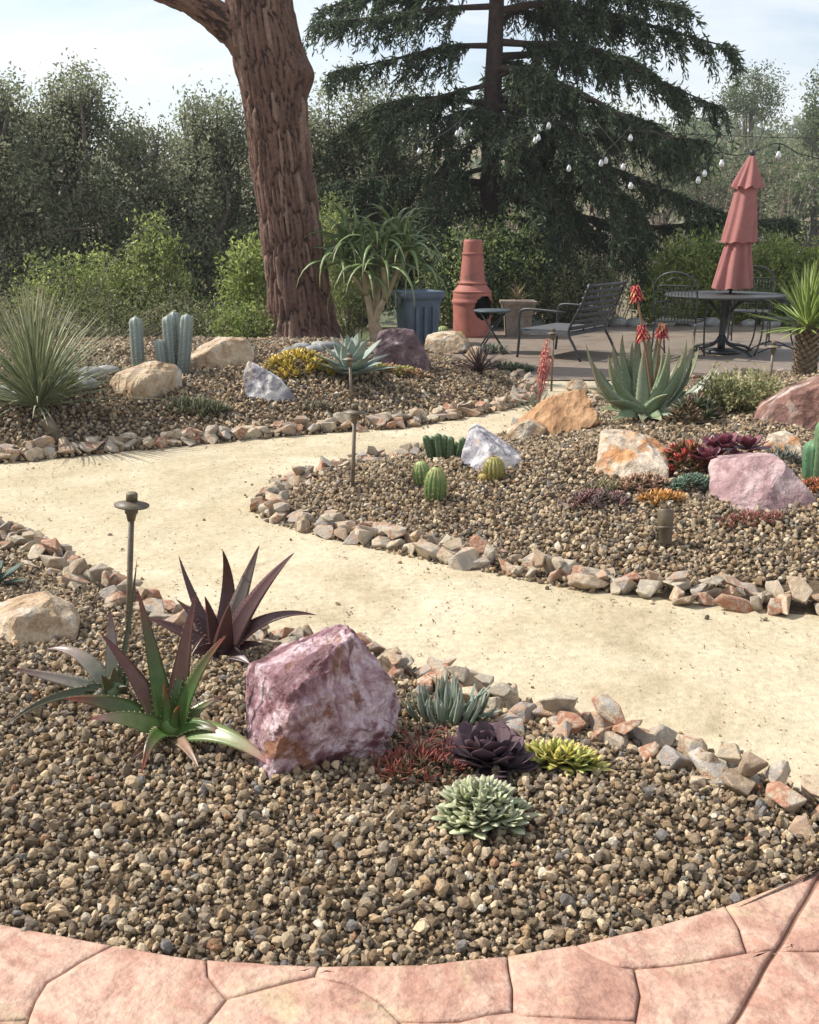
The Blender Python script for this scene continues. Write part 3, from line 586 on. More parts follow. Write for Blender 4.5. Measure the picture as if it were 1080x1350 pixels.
def leaf(root, base, tip, w, th, arch=.15, stops=((0, S(60, 90, 50)), (1, S(90, 60, 50))), prof='aloe', teeth=None, n=14, curl=0., side=None, mat=None, mb=None, lite=False, jit=.06, g=rng, bend=(0, 0, 0), roll=0.):
    base = np.asarray(base, float); tip = np.asarray(tip, float); L_ = np.linalg.norm(tip-base)
    up = np.array([0, 0, 1.]); ax = (tip-base)/L_; up = up-ax*(up@ax); un = np.linalg.norm(up)
    hz_ = np.array([tip[0]-base[0], tip[1]-base[1], 0]); hn = np.linalg.norm(hz_)
    if un < .35 and hn > 1e-4: up = up-hz_/hn*.35            # near-vertical leaves arch inwards
    up = up/(np.linalg.norm(up)+1e-9)
    P = bez([base, base+ax*L_*.33+up*arch*L_*1.1, base+ax*L_*.7+up*(arch*1.1-curl*.4)*L_+np.asarray(bend)*L_, tip+up*curl*L_], n)
    if roll and side is None and hn > 1e-4:
        s0 = np.cross([0, 0, 1.], hz_/hn); vd = base-CAM; sv = np.cross(ax, vd/np.linalg.norm(vd)); sv /= np.linalg.norm(sv)+1e-9
        side = s0*(1-roll)+sv*roll*(1 if sv@s0 >= 0 else -1)
    t = np.linspace(0, 1, n); c = lerpc(stops, t)*(1+g.normal(0, jit))
    m_ = mb or MB(); blade(m_, P, PROF[prof](t)*w*.5, np.maximum(th*.6*(1-t)**.6, w*.03), c, side, teeth, lite)
    if mb is None: return part('leaf', m_, mat or M_WAXY, root)
def rosette(root, base, n, L_, w, th, el=(8, 78), stops=None, prof='agave', arch=.06, teeth=None, mat=M_MATTE, inner=.5, mb=None, lite=False, nseg=10, seed=0, jit=.08, tilt=None, curl=0., az0=0.):
    g = np.random.default_rng(seed); base = np.asarray(base, float)
    for i in range(n):
        f = i/max(n-1, 1); a = az0+i*2.39996+g.normal(0, .09); e = R(el[0]+(el[1]-el[0])*f**1.15+g.normal(0, 4)); l = L_*(1-(1-inner)*f**1.6)*g.uniform(.9, 1.1)
        d = np.array([math.cos(a)*math.cos(e), math.sin(a)*math.cos(e), math.sin(e)])
        if tilt is not None: d = d+np.asarray(tilt); d /= np.linalg.norm(d)
        b = base+np.array([math.cos(a), math.sin(a), 0])*w*.25*(1-f)+np.array([0, 0, th*.6*f*2])
        leaf(root, b, b+d*l, w*(1-.35*f), th, arch, stops, prof, teeth, nseg, curl, None, mat, mb, lite, jit, g)

# ---- foreground aloes: leaves given by their tips (photo pixel, metres nearer/farther than the base)
def aloe(label, base_px, leaves, stops_list, teeth, th, group=None):
    b = hit(*base_px); b[2] += .02; root = thing('aloe_plant', label, 'aloe', (b[0], b[1], b[2]-.03), group)
    st = MB(); lathe(st, [(.0, -.04), (.03, -.04), (.034, .02), (.02, .05), (0, .06)], b, 10, stops_list[0][0][1]); part('stem', st, M_WAXY, root)
    for (tu, tv, dy, w, arch, curl, si) in leaves:
        tip = pix(tu, tv, b[1]+dy); d = tip-b; d[2] *= .15; d /= np.linalg.norm(d)
        if tip[2] < hz(tip[0], tip[1])+.02: tip[2] = hz(tip[0], tip[1])+.02
        leaf(root, b+d*.018, tip, w*1.22, th, arch, stops_list[si], 'aloe', teeth, 18, curl, roll=.62)
    return root
TG, TD = S(176, 150, 104), S(96, 48, 44)
gA = [((0, S(92, 124, 40)), (.35, S(70, 104, 38)), (.7, S(90, 82, 42)), (1, S(146, 48, 36))),
      ((0, S(86, 112, 54)), (.3, S(104, 74, 56)), (1, S(110, 56, 50))),
      ((0, S(96, 126, 50)), (.6, S(122, 132, 72)), (.85, S(168, 130, 110)), (1, S(178, 52, 66))), ((0, S(140, 118, 84)), (.4, S(150, 118, 90)), (1, S(120, 86, 66)))]
aloe('green aloe with red-tipped toothed leaves at the purple boulder', (226, 975), [
    (181, 776, .08, .060, .02, 0, 0), (132, 834, .02, .068, .05, 0, 1), (259, 780, .10, .068, .03, 0, 1), (300, 836, .00, .058, .08, 0, 0), (268, 834, .12, .03, .16, -.05, 0),
    (84, 922, -.10, .082, .12, 0, 0), (187, 1014, -.22, .056, .26, -.05, 0), (363, 1045, -.20, .078, .16, 0, 2), (300, 974, -.10, .05, .22, 0, 0), (294, 918, .04, .045, .10, 0, 2),
    (118, 948, -.14, .07, .10, 0, 2), (176, 992, -.16, .055, .1, 0, 1), (216, 900, -.03, .04, .05, 0, 0), (236, 930, -.05, .035, .08, 0, 0), (170, 1004, -.20, .04, .06, 0, 3), (262, 1012, -.2, .04, .08, 0, 3), (290, 960, .02, .035, .05, 0, 3)], gA, (.017, .0055, S(196, 176, 120)), .020)
gB = [((0, S(96, 120, 76)), (.5, S(122, 116, 98)), (1, S(128, 96, 84))), ((0, S(70, 92, 52)), (1, S(90, 74, 50))), ((0, S(120, 132, 104)), (.6, S(146, 128, 116)), (1, S(110, 66, 56)))]
aloe('grey-green aloe with curling leaf tips behind the red-tipped aloe', (152, 922), [
    (62, 850, .10, .06, .20, -.08, 2), (10, 886, -.05, .055, .05, .05, 2), (145, 802, .12, .055, .02, 0, 2), (88, 922, -.08, .035, .25, -.1, 1), (186, 868, .05, .04, .05, 0, 1),
    (150, 880, -.02, .05, .02, 0, 1), (134, 890, -.06, .045, .04, 0, 1), (6, 970, -.22, .04, .16, 0, 1), (112, 935, -.12, .06, .1, 0, 2), (168, 905, -.04, .05, .05, 0, 1), (184, 736, .14, .02, .0, .03, 1)], gB, (.016, .005, S(150, 120, 84)), .018)
gC = [((0, S(70, 46, 46)), (.5, S(96, 60, 58)), (1, S(104, 66, 58))), ((0, S(84, 62, 60)), (.5, S(104, 92, 82)), (1, S(96, 62, 54))), ((0, S(60, 36, 38)), (1, S(84, 48, 46)))]
aloe('dark purple aloe with upright toothed leaves between the rocks and purple boulder', (292, 868), [
    (234, 733, .12, .045, -.03, .02, 0), (298, 722, .10, .075, -.14, .10, 0), (342, 719, .08, .082, .02, 0, 1), (388, 729, .02, .082, .06, 0, 0), (413, 804, -.03, .062, .14, -.06, 0),
    (370, 806, .16, .04, .14, -.04, 2), (190, 814, -.02, .06, .06, 0, 0), (303, 797, -.10, .070, .04, 0, 0), (270, 786, -.05, .06, .03, 0, 2), (232, 790, .08, .05, .08, 0, 2), (252, 862, -.14, .06, .1, 0, 2),
    (330, 876, -.12, .065, .1, 0, 2), (350, 850, -.02, .05, .1, 0, 2), (236, 838, .02, .05, .08, 0, 2)], gC, (.017, .0055, S(150, 92, 76)), .022)

# ---- succulent group in front
def plant(name, label, cat, px, dz=0., group=None):
    b = hit(*px); b[2] += dz; return thing(name, label, cat, b, group), b
r, b = plant('blue_chalkstick', 'clump of upright blue-green finger-leaved succulent by the edging rocks', 'succulent', (592, 952)); g = np.random.default_rng(71)
for i in range(66):
    a = g.uniform(0, 6.28); q = b+np.array([math.cos(a)*g.uniform(0, .105), math.sin(a)*g.uniform(0, .07), -.01]); rad = q-b; rad[2] = 0
    tip = q+rad*g.uniform(.2, .9)+np.array([g.normal(0, .015), g.normal(0, .015), g.uniform(.09, .19)*(1-.35*np.linalg.norm(rad)/.09)])
    leaf(r, q, tip, g.uniform(.016, .023), .013, -.06, ((0, S(122, 136, 108)), (.5, S(144, 158, 136)), (1, S(170, 178, 160))), 'finger', None, 9, .02, None, M_MATTE)
for (tu, tv) in ((664, 936), (650, 900), (560, 925), (640, 905)):
    tip = pix(tu, tv, b[1]); leaf(r, b+(tip-b)*.3, tip, .017, .012, -.05, ((0, S(110, 134, 112)), (1, S(150, 168, 150))), 'finger', None, 9, .02, None, M_MATTE)
r, b = plant('purple_rosette', 'blackish purple rosette succulent with broad rounded leaves', 'succulent', (640, 1010), .012)
rosette(r, b, 30, .135, .085, .010, (4, 80), ((0, S(58, 46, 50)), (.6, S(84, 66, 74)), (1, S(112, 84, 92))), 'spoon', .0, None, M_MATTE, .5, nseg=9, seed=72, curl=.1)
rosette(r, b+np.array([.05, -.03, .0]), 12, .09, .06, .008, (4, 70), ((0, S(58, 46, 50)), (.6, S(88, 70, 78)), (1, S(116, 90, 98))), 'spoon', .0, None, M_MATTE, .5, nseg=8, seed=73, curl=.1)
def cluster(name, label, px, rad, nros, per, ll, wd, stops_list, prof, el, seed, hgt=.04, mat=M_MATTE, aspect=1., cat='succulent', dome=True, piece='foliage', lay=0.):
    r, b = plant(name, label, cat, px); g = np.random.default_rng(seed); m_ = MB()
    for i in range(nros):
        a = i*2.39996+g.normal(0, .2); q = math.sqrt((i+.3)/nros); c = b+np.array([math.cos(a)*rad*q, math.sin(a)*rad*aspect*q, 0]); c[2] = hz(c[0], c[1])+(hgt*(1-q*q) if dome else hgt*g.random())
        tl = np.array([math.cos(a)*q*.6, math.sin(a)*q*.6, 0])
        rosette(None, c, per, ll*g.uniform(.8, 1.15), wd, wd*.6, el, stops_list[int(g.integers(len(stops_list)))], prof, .03, None, mat, .6, m_, True, 6, seed*100+i, .12, tl, lay, g.uniform(0, 6.28))
    part(piece, m_, mat, r, True, 'stuff'); return r
cluster('pale_stonecrop', 'dome of pale grey-green pointed succulent leaves', (634, 1082), .095, 22, 11, .052, .030, [((0, S(146, 156, 104)), (.7, S(182, 188, 138)), (1, S(204, 204, 164))), ((0, S(140, 150, 106)), (.7, S(172, 180, 136)), (1, S(198, 190, 160)))], 'fat', (12, 82), 74, .055)
cluster('yellow_stonecrop', 'yellow-green fat-leaved succulent spreading on the gravel', (742, 1012), .10, 15, 12, .055, .024, [((0, S(150, 152, 52)), (.7, S(196, 188, 70)), (1, S(206, 170, 70))), ((0, S(128, 140, 50)), (.7, S(176, 180, 74)), (1, S(200, 190, 90)))], 'fat', (10, 80), 75, .03, M_WAXY, .6)
r = cluster('red_crassula', 'low tuft of thin red and green leaves beside the purple boulder', (552, 1020), .12, 34, 9, .05, .009, [((0, S(110, 120, 70)), (.4, S(150, 84, 62)), (1, S(168, 72, 64))), ((0, S(96, 104, 64)), (1, S(140, 96, 80)))], 'strap', (25, 85), 76, .03, M_MATTE, .7)
m_ = MB(); b = hit(556, 1010); g = np.random.default_rng(77)
for i in range(26):
    q = b+np.array([g.normal(0, .06), g.normal(0, .03), 0]); e = q+np.array([g.normal(0, .05), g.normal(0, .03), g.uniform(.06, .13)])
    tube(m_, bez([q, q+np.array([0, 0, .09]), e], 6), np.linspace(.002, .0012, 6), 4, S(150, 78, 66))
part('flower_stalk', m_, M_MATTE, r, True, 'stuff')
r, b = plant('blue_agave', 'dark blue-green agave at the edging rocks behind the tan boulder', 'agave', (-8, 772))
rosette(r, b, 18, .15, .055, .012, (10, 75), ((0, S(72, 90, 76)), (1, S(100, 118, 102))), 'agave', .04, (.03, .004, S(90, 70, 50)), M_MATTE, seed=78)

# ---- island bed
r, b = plant('large_aloe', 'large green aloe with toothed leaves and red flower heads', 'aloe', (850, 556), .05); g = np.random.default_rng(80)
ag = [((0, S(142, 156, 116)), (.5, S(120, 140, 104)), (1, S(146, 142, 98))), ((0, S(152, 162, 128)), (.5, S(132, 148, 118)), (1, S(136, 120, 84)))]
tips = [(770, 455), (778, 478), (782, 500), (776, 512), (790, 540), (806, 452), (818, 440), (840, 430), (856, 438), (868, 442), (884, 454), (918, 438), (908, 448), (898, 470), (924, 458), (950, 484), (936, 500), (948, 478), (925, 528), (905, 548), (872, 566), (846, 562), (806, 556), (788, 522), (826, 470), (862, 470), (884, 484), (812, 500), (880, 520), (835, 512), (800, 470), (790, 490), (832, 452), (848, 460), (876, 462), (904, 462), (915, 475), (930, 515), (800, 530), (890, 500), (862, 500)]
for i, (tu, tv) in enumerate(tips):
    low = tv > 505; dy = (-.28 if (tv > 540) else g.uniform(-.3, .15)) if low else g.uniform(-.18, .3)
    tip = pix(tu, tv, b[1]+dy); tip[2] = max(tip[2], hz(tip[0], tip[1])+.03); d = tip-b; d[2] *= .2; d /= np.linalg.norm(d)
    leaf(r, b+d*.04, tip, g.uniform(.12, .165), .034, (-.03-.10*min(1, abs(tu-850)/70)) if not low else .10, ag[i % 2], 'aloe', (.035, .009, S(190, 170, 120)), 14, .03 if not low else 0., roll=.5)
def raceme(root, foot, head, hl, hw, cols, n, seed, stalk=S(120, 90, 60), sr=.009, open_=1.):
    g = np.random.default_rng(seed); m1 = MB(); foot = np.asarray(foot); head = np.asarray(head); path = bez([foot, foot*.6+head*.4+np.array([0, 0, .04]), head], 10)
    tube(m1, path, np.linspace(sr, sr*.6, 10), 6, stalk); s = part('flower_stalk', m1, M_MATTE, root)
    m2 = MB(); d = (path[-1]-path[-3]); d /= np.linalg.norm(d)
    for i in range(n):
        f = i/n; a = i*2.4; q = path[-1]-d*hl*(1-f); o = np.cross(d, [math.cos(a), math.sin(a), .3]); o /= np.linalg.norm(o)+1e-9
        blade(m2, np.stack([q, q+o*hw*.6*(1-.4*f)+d*hw*.2, q+o*hw*(1-.5*f)-np.array([0, 0, hw*.25])*open_]), np.array([.005, .006, .002])*hw/.05, np.array([.005, .005, .002])*hw/.05, np.tile(cols[int(g.integers(len(cols)))], (3, 1)), None, None, True)
    return part('flower_head', m2, M_FLOWER, root, True, 'stuff')
RED = [S(196, 50, 56), S(214, 66, 66), S(180, 40, 50), S(226, 176, 110)]
b0 = b+np.array([.05, 0, .1])
for (hu, hv, sd_) in ((838, 378, 1), (846, 430, 2), (874, 428, 3)):
    raceme(r, b0, pix(hu, hv, b[1]+.05), .10, .065, RED, 46, sd_, S(150, 110, 80), .012)
r, b = plant('coral_aloe', 'small grey aloe with thin coral flower spikes beside the wedge boulder', 'aloe', (708, 545)); g = np.random.default_rng(82)
rosette(r, b, 26, .26, .03, .01, (18, 78), ((0, S(120, 130, 110)), (1, S(150, 148, 126))), 'aloe', -.02, None, M_MATTE, .8, seed=82, nseg=7)
for k, (hu, hv) in enumerate(((722, 446), (728, 470), (716, 460), (724, 458))):
    raceme(r, b, pix(hu, hv, b[1]+.03*k), .30, .05, [S(222, 110, 96), S(214, 90, 84), S(226, 140, 120)], 34, 90+k, S(170, 100, 84), .006)
def ribbed(mb, base, axis, H, Rr, ribs, kind, col, spines=None, g=rng, spc=.03, sl=.02, scol=S(200, 180, 130)):
    k = ribs*4; n = 18; th = np.arange(k)*2*math.pi/k; rib = 1-.17*(1-np.abs(np.cos(th*ribs/2)))
    t = np.linspace(0, 1, n); pr = {'col': np.where(t > 1-Rr/H, np.sqrt(np.clip(1-((t-(1-Rr/H))/(Rr/H))**2, 0, 1)), .93+.07*np.minimum(t*4, 1)), 'ball': np.sqrt(np.clip(1-((t-.45)/.56)**2, 0, 1))}[kind]
    pr = np.maximum(pr, .02); q = np.array(Vector((0, 0, 1)).rotation_difference(Vector(axis)).to_matrix())
    V = np.stack([np.stack([Rr*pr[i]*rib*np.cos(th), Rr*pr[i]*rib*np.sin(th), np.full(k, t[i]*H)], 1) for i in range(n)])
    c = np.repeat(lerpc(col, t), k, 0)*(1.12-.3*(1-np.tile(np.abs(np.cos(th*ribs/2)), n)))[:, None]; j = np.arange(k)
    F = np.concatenate([np.stack([i*k+j, i*k+(j+1) % k, (i+1)*k+(j+1) % k, (i+1)*k+j], 1) for i in range(n-1)])
    mb.add(V.reshape(-1, 3)@q.T+base, F, c)
    if spines is not None:
        for rr in range(ribs):
            a = rr*2*math.pi/ribs
            for s in np.arange(spc*.5, H, spc):
                f = s/H; rad = Rr*np.interp(f, t, pr); p0 = np.array([rad*math.cos(a), rad*math.sin(a), s])
                for m in range(4):
                    o = np.array([math.cos(a), math.sin(a), 0])+g.normal(0, .6, 3); o *= sl/np.linalg.norm(o); sdv = np.cross(o, [.3, .2, 1]); sdv *= .0016/np.linalg.norm(sdv)
                    spines.add(np.stack([p0-sdv, p0+sdv, p0+o])@q.T+base, [[0, 1, 2]], scol)
def cactus(label, px, stems, seed, scol=S(206, 178, 110), name='barrel_cactus', cat='cactus', spc=.03, sl=.022):
    r, b = plant(name, label, cat, px, -.01); g = np.random.default_rng(seed); sp = MB()
    for (dx, dy, ax, H, Rr, ribs, kind, col) in stems:
        m_ = MB(); ribbed(m_, b+np.array([dx, dy, 0]), ax, H, Rr, ribs, kind, col, sp, g, spc, sl, scol); part('stem', m_, M_CACT, r)
    part('spines', sp, M_SPINE, r, False, 'stuff'); return r
BG = ((0, S(84, 104, 56)), (.6, S(98, 128, 62)), (1, S(150, 160, 84)))
cactus('green ribbed barrel cactus on the gravel', (573, 661), [(0, 0, (.05, -.1, 1), .205, .062, 14, 'ball', BG)], 83)
cactus('shorter ribbed barrel cactus tucked behind another barrel cactus', (558, 640), [(0, 0, (-.1, 0, 1), .15, .055, 14, 'ball', BG)], 84)
cactus('round golden-spined barrel cactus against the grey streaked boulder', (651, 632), [(0, 0, (0, 0, 1), .135, .062, 15, 'ball', ((0, S(110, 112, 50)), (1, S(150, 150, 66))))], 85, S(216, 168, 84), spc=.02, sl=.028)
cactus('tiny golden barrel cactus beside the grey streaked boulder', (637, 634), [(0, 0, (0, 0, 1), .05, .032, 12, 'ball', ((0, S(110, 112, 50)), (1, S(170, 150, 66))))], 86, S(216, 168, 84), spc=.015, sl=.018)
GC = ((0, S(66, 86, 54)), (1, S(86, 112, 70)))
cactus('low clump of dark green upright cactus stems behind the barrel cactus', (590, 606), [(-.10+.028*i, g.uniform(-.04, .05), ((i-3.5)*.07, g.normal(0, .1), 1), g.uniform(.12, .2), .023, 5, 'col', GC) for i, g in [(i, np.random.default_rng(500+i)) for i in range(8)]], 87, S(190, 190, 150), 'cactus_clump', spc=.03, sl=.008)
cactus('bright green column cactus with two stems beside the pink boulder', (1082, 640), [(0, 0, (0, 0, 1), .36, .055, 7, 'col', ((0, S(70, 100, 62)), (1, S(104, 134, 88)))), (-.03, .05, (-.05, 0, 1), .24, .05, 7, 'col', ((0, S(60, 104, 70)), (1, S(90, 136, 92))))], 88, S(170, 160, 120), 'column_cactus', spc=.04, sl=.01)
BC = ((0, S(96, 112, 104)), (.7, S(122, 138, 138)), (1, S(134, 148, 140)))
cactus('clump of four blue column cactus stems behind the cream topped boulder', (226, 492), [(-.07, 0, (-.06, 0, 1), .30, .052, 8, 'col', BC), (.0, .03, (-.02, 0, 1), .50, .055, 8, 'col', BC), (.02, .12, (.0, .05, 1), .53, .05, 8, 'col', BC), (.10, 0, (.13, -.02, 1), .52, .056, 8, 'col', BC)], 89, S(214, 200, 150), 'column_cactus', spc=.03, sl=.026)
cactus('single blue column cactus with a nibbled top', (183, 486), [(0, 0, (0, 0, 1), .46, .058, 8, 'col', BC)], 95, S(214, 200, 150), 'column_cactus', spc=.03, sl=.026)
cactus('small round barrel cactus between the bin and the chiminea', (584, 446), [(0, 0, (0, 0, 1), .19, .10, 14, 'ball', BG)], 96, spc=.05)
cactus('flat golden barrel cactus in front of the chiminea', (604, 450), [(0, 0, (0, 0, 1), .15, .10, 14, 'ball', ((0, S(120, 120, 60)), (1, S(176, 160, 80))))], 97, spc=.04)
cluster('orange_crassula', 'red and orange leaved succulent mound beside the purple rosettes', (904, 618), .13, 26, 9, .06, .030, [((0, S(110, 120, 56)), (.5, S(190, 70, 48)), (1, S(206, 44, 56))), ((0, S(120, 116, 60)), (1, S(180, 92, 56))), ((0, S(90, 104, 50)), (1, S(140, 80, 50)))], 'fat', (20, 80), 101, .11, M_WAXY)
r, b = plant('purple_aeonium', 'wine purple aeonium rosettes behind the pink boulder', 'succulent', (955, 622), .05)
for k, (dx, dy, dz) in enumerate(((-.10, -.05, .02), (.0, .02, .08), (.12, .0, .07), (.06, -.08, .0), (-.04, .1, .04))):
    rosette(r, b+np.array([dx, dy, dz]), 14, .12, .075, .012, (5, 75), ((0, S(80, 36, 50)), (.6, S(116, 48, 66)), (1, S(142, 72, 88))), 'spoon', .0, None, M_WAXY, .5, nseg=7, seed=102+k, curl=.08)
cluster('teal_stonecrop', 'teal green rosette succulent beside the pink boulder', (912, 646), .10, 14, 14, .055, .018, [((0, S(92, 122, 100)), (1, S(128, 156, 132)))], 'fat', (12, 80), 110, .05, M_MATTE, .7)
cluster('orange_stonecrop', 'orange-yellow pointed succulent on the gravel above the spotlight', (872, 664), .10, 10, 12, .06, .016, [((0, S(180, 140, 50)), (.6, S(214, 160, 58)), (1, S(206, 110, 44)))], 'fat', (15, 78), 111, .03, M_WAXY, .6)
cluster('peach_echeveria', 'peach and grey rosettes in front of the white and gold boulder', (846, 645), .14, 16, 14, .055, .024, [((0, S(160, 140, 112)), (1, S(204, 158, 130))), ((0, S(150, 136, 110)), (1, S(190, 150, 120)))], 'fat', (10, 75), 112, .04, M_MATTE, .6)
cluster('mauve_echeveria', 'mauve-brown spiky rosettes spreading on the gravel', (786, 664), .17, 20, 14, .055, .018, [((0, S(120, 96, 88)), (1, S(160, 112, 108))), ((0, S(110, 92, 84)), (1, S(142, 118, 112)))], 'agave', (10, 75), 113, .02, M_MATTE, .6)
cluster('straw_haworthia', 'straw green spiky tuft behind the mauve rosettes', (808, 646), .16, 14, 12, .06, .012, [((0, S(110, 112, 76)), (1, S(166, 154, 112)))], 'strap', (20, 80), 114, .02, M_MATTE, .5)
cluster('red_spike_stonecrop', 'reddish thin-leaved tuft below the pink boulder', (990, 690), .15, 22, 9, .05, .010, [((0, S(110, 104, 70)), (.4, S(150, 96, 80)), (1, S(174, 104, 96)))], 'strap', (30, 85), 115, .02, M_MATTE, .45)
cluster('grey_spike_plant', 'grey spiky succulent beside the cream and gold rock', (1030, 612), .11, 12, 12, .09, .014, [((0, S(112, 118, 108)), (1, S(160, 160, 146)))], 'strap', (30, 82), 116, .04, M_MATTE, .6)
cluster('small_orange_stonecrop', 'small orange and red stonecrop at the foot of the column cactus', (1074, 648), .07, 9, 10, .05, .02, [((0, S(140, 116, 56)), (1, S(196, 96, 60)))], 'fat', (15, 78), 117, .03, M_WAXY)
cluster('bronze_kalanchoe', 'bronze leaved succulent at the right foot of the large aloe', (914, 560), .16, 18, 10, .09, .04, [((0, S(90, 96, 60)), (1, S(128, 90, 66))), ((0, S(80, 96, 64)), (1, S(110, 110, 78)))], 'fat', (15, 75), 118, .14, M_WAXY)
cluster('small_grey_tuft', 'small grey-green tuft on the gravel near the foot of the sloping marbled boulder', (262, 545), .22, 26, 8, .12, .02, [((0, S(92, 100, 70)), (1, S(142, 142, 108)))], 'strap', (30, 85), 119, .04, M_MATTE, .5)
cluster('low_grey_sprig', 'faint grey sprig low on the gravel below the blue agave', (418, 540), .12, 9, 7, .09, .012, [((0, S(110, 108, 84)), (1, S(140, 134, 108)))], 'strap', (20, 80), 131, .02, M_MATTE, .5)
# ---- far bed
r, b = plant('powder_agave', 'powder blue agave with broad pointed leaves', 'agave', (463, 502), .05)
rosette(r, b, 30, .42, .15, .03, (6, 80), ((0, S(134, 150, 132)), (.6, S(156, 172, 158)), (1, S(140, 152, 136))), 'agave', .03, None, M_MATTE, .75, seed=120, nseg=10)
r, b = plant('purple_dyckia', 'dark purple spiky rosette plant by the patio edge', 'succulent', (632, 494), .03)
rosette(r, b, 46, .34, .035, .012, (8, 78), ((0, S(64, 44, 48)), (1, S(104, 72, 76))), 'aloe', .05, None, M_WAXY, .75, seed=121, nseg=8)
cluster('yellow_sedum', 'bright yellow sedum mound at the foot of the pine', (394, 492), .31, 44, 9, .09, .035, [((0, S(150, 140, 40)), (.6, S(222, 190, 40)), (1, S(232, 204, 70))), ((0, S(140, 140, 50)), (1, S(212, 176, 40)))], 'fat', (20, 80), 122, .14, M_WAXY, .7)
cluster('pink_sedum', 'low pink and yellow-green stonecrop below the dark purple boulder', (524, 494), .30, 36, 8, .06, .03, [((0, S(160, 150, 90)), (1, S(204, 150, 120))), ((0, S(150, 156, 70)), (1, S(196, 184, 90)))], 'fat', (15, 75), 123, .04, M_MATTE, .35)
cluster('grey_agave_pups', 'small grey-green agave pups behind the purple spiky plant', (645, 468), .22, 8, 12, .17, .04, [((0, S(96, 112, 96)), (1, S(130, 144, 124)))], 'agave', (15, 78), 124, .02, M_MATTE, .5)
cluster('green_patio_tuft', 'short green fingers beside the patio edge', (672, 492), .24, 22, 8, .12, .026, [((0, S(80, 100, 66)), (1, S(116, 130, 92)))], 'fat', (25, 85), 125, .03, M_MATTE, .5)
cluster('sedum_tuft', 'small yellow-green tuft beside the grassy fountain plant', (86, 512), .14, 12, 9, .11, .03, [((0, S(130, 140, 50)), (1, S(206, 196, 70)))], 'strap', (25, 85), 126, .08, M_MATTE)
def tuft(root, c, n, L_, wd, stops_, el, seed, arch=.1, name='leaf_tuft', mat=M_MATTE, seg=7, sag=0.):
    g = np.random.default_rng(seed); m_ = MB()
    for i in range(n):
        a = g.uniform(0, 6.283); e = R(g.uniform(*el)); l = L_*g.uniform(.75, 1.08); d = np.array([math.cos(a)*math.cos(e), math.sin(a)*math.cos(e), math.sin(e)])
        leaf(None, c+d*.03, c+d*l-np.array([0, 0, sag*l*math.cos(e)]), wd, wd*.35, arch*g.uniform(.4, 1.4), stops_, 'strap', None, seg, 0, None, None, m_, True, .12, g)
    return part(name, m_, mat, root, True, 'stuff')
r, b = plant('grassy_yucca', 'grey-green fountain of long narrow grassy leaves beside the river stones', 'yucca', (52, 545), .05)
tuft(r, b, 480, .92, .016, ((0, S(172, 172, 126)), (.3, S(140, 152, 106)), (.8, S(156, 162, 122)), (1, S(190, 176, 132))), (2, 88), 130, .07, sag=.05)
r, b = plant('trunk_yucca', 'palm-like green yucca on a short shaggy trunk', 'yucca', (1060, 497), -.02); g = np.random.default_rng(132)
m_ = MB(); top = pix(1066, 432, b[1]); tube(m_, spl([b, b*.5+top*.5+np.array([.01, 0, 0]), top], 10), np.linspace(.095, .075, 10), 12, S(126, 108, 82)); trk = part('trunk', m_, M_BARK, r); m_ = MB()
for i in range(150):
    f = (i+.5)/150; a = i*2.4; q = b*(1-f)+top*f; o = np.array([math.cos(a), math.sin(a), 0]); p0 = q+o*.072
    blade(m_, np.stack([p0, p0+o*.03+np.array([0, 0, .025]), p0+o*.045+np.array([0, 0, .055])]), np.array([.03, .026, .006]), np.array([.012, .01, .003]), np.tile(S(140, 120, 92)*g.uniform(.7, 1.2), (3, 1)), None, None, True)
part('trunk_scales', m_, M_BARK, trk, False, 'stuff')
tuft(r, top, 150, .56, .036, ((0, S(170, 176, 84)), (.4, S(130, 154, 62)), (1, S(156, 172, 88))), (-12, 88), 133, .02)

# ---------------------------------------------------------------- garden lights
def path_light(label, px_top, base_px=None, y=None, r=.011):
    b = hit(*base_px) if y is None else None
    if b is None:
        p = pix(*px_top, y); b = np.array([p[0], y, hz(p[0], y)])
    top = pix(*px_top, b[1]); H = top[2]-b[2]; root = thing('path_light', label, 'path light', b, 'bronze path lights'); c = np.array([b[0], b[1], b[2]])
    ax = top-b; lean = ax/np.linalg.norm(ax); q = b+ax*((H-.045)/H)
    m_ = MB(); tube(m_, [b-lean*.08, q-lean*.05], r, 12); part('stem', m_, M_BRONZE, root)
    m_ = MB(); lathe(m_, [(0, -.065), (.014, -.06), (.019, -.035), (.024, -.03), (.024, -.012), (.016, -.008), (0, -.008)], q, 20, axis=lean); part('collar', m_, M_BRONZE, root)
    m_ = MB(); lathe(m_, [(.012, -.008), (.02, -.001), (.062, -.004), (.064, .001), (.03, .012), (.02, .016), (0, .016)], q, 28, axis=lean); part('shade', m_, M_BRONZE, root)
    m_ = MB(); lathe(m_, [(0, .015), (.021, .015), (.021, .043), (.018, .047), (0, .047)], q, 20, axis=lean); part('cap', m_, M_BRONZE, root)
path_light('bronze path light standing in the gravel beside the dark purple aloe', (174, 650), (169, 842))
path_light('bronze path light in the gravel at the tip of the island bed', (468, 533), (465, 644))
path_light('bronze path light standing in front of the powder blue agave', (461, 466), (464, 541))
path_light('bronze path light beside the coral flower spikes', (730, 433), (727, 517))
path_light('bronze path light between the gold-edged shrub and the trunked yucca', (1021, 450), (1014, 512))
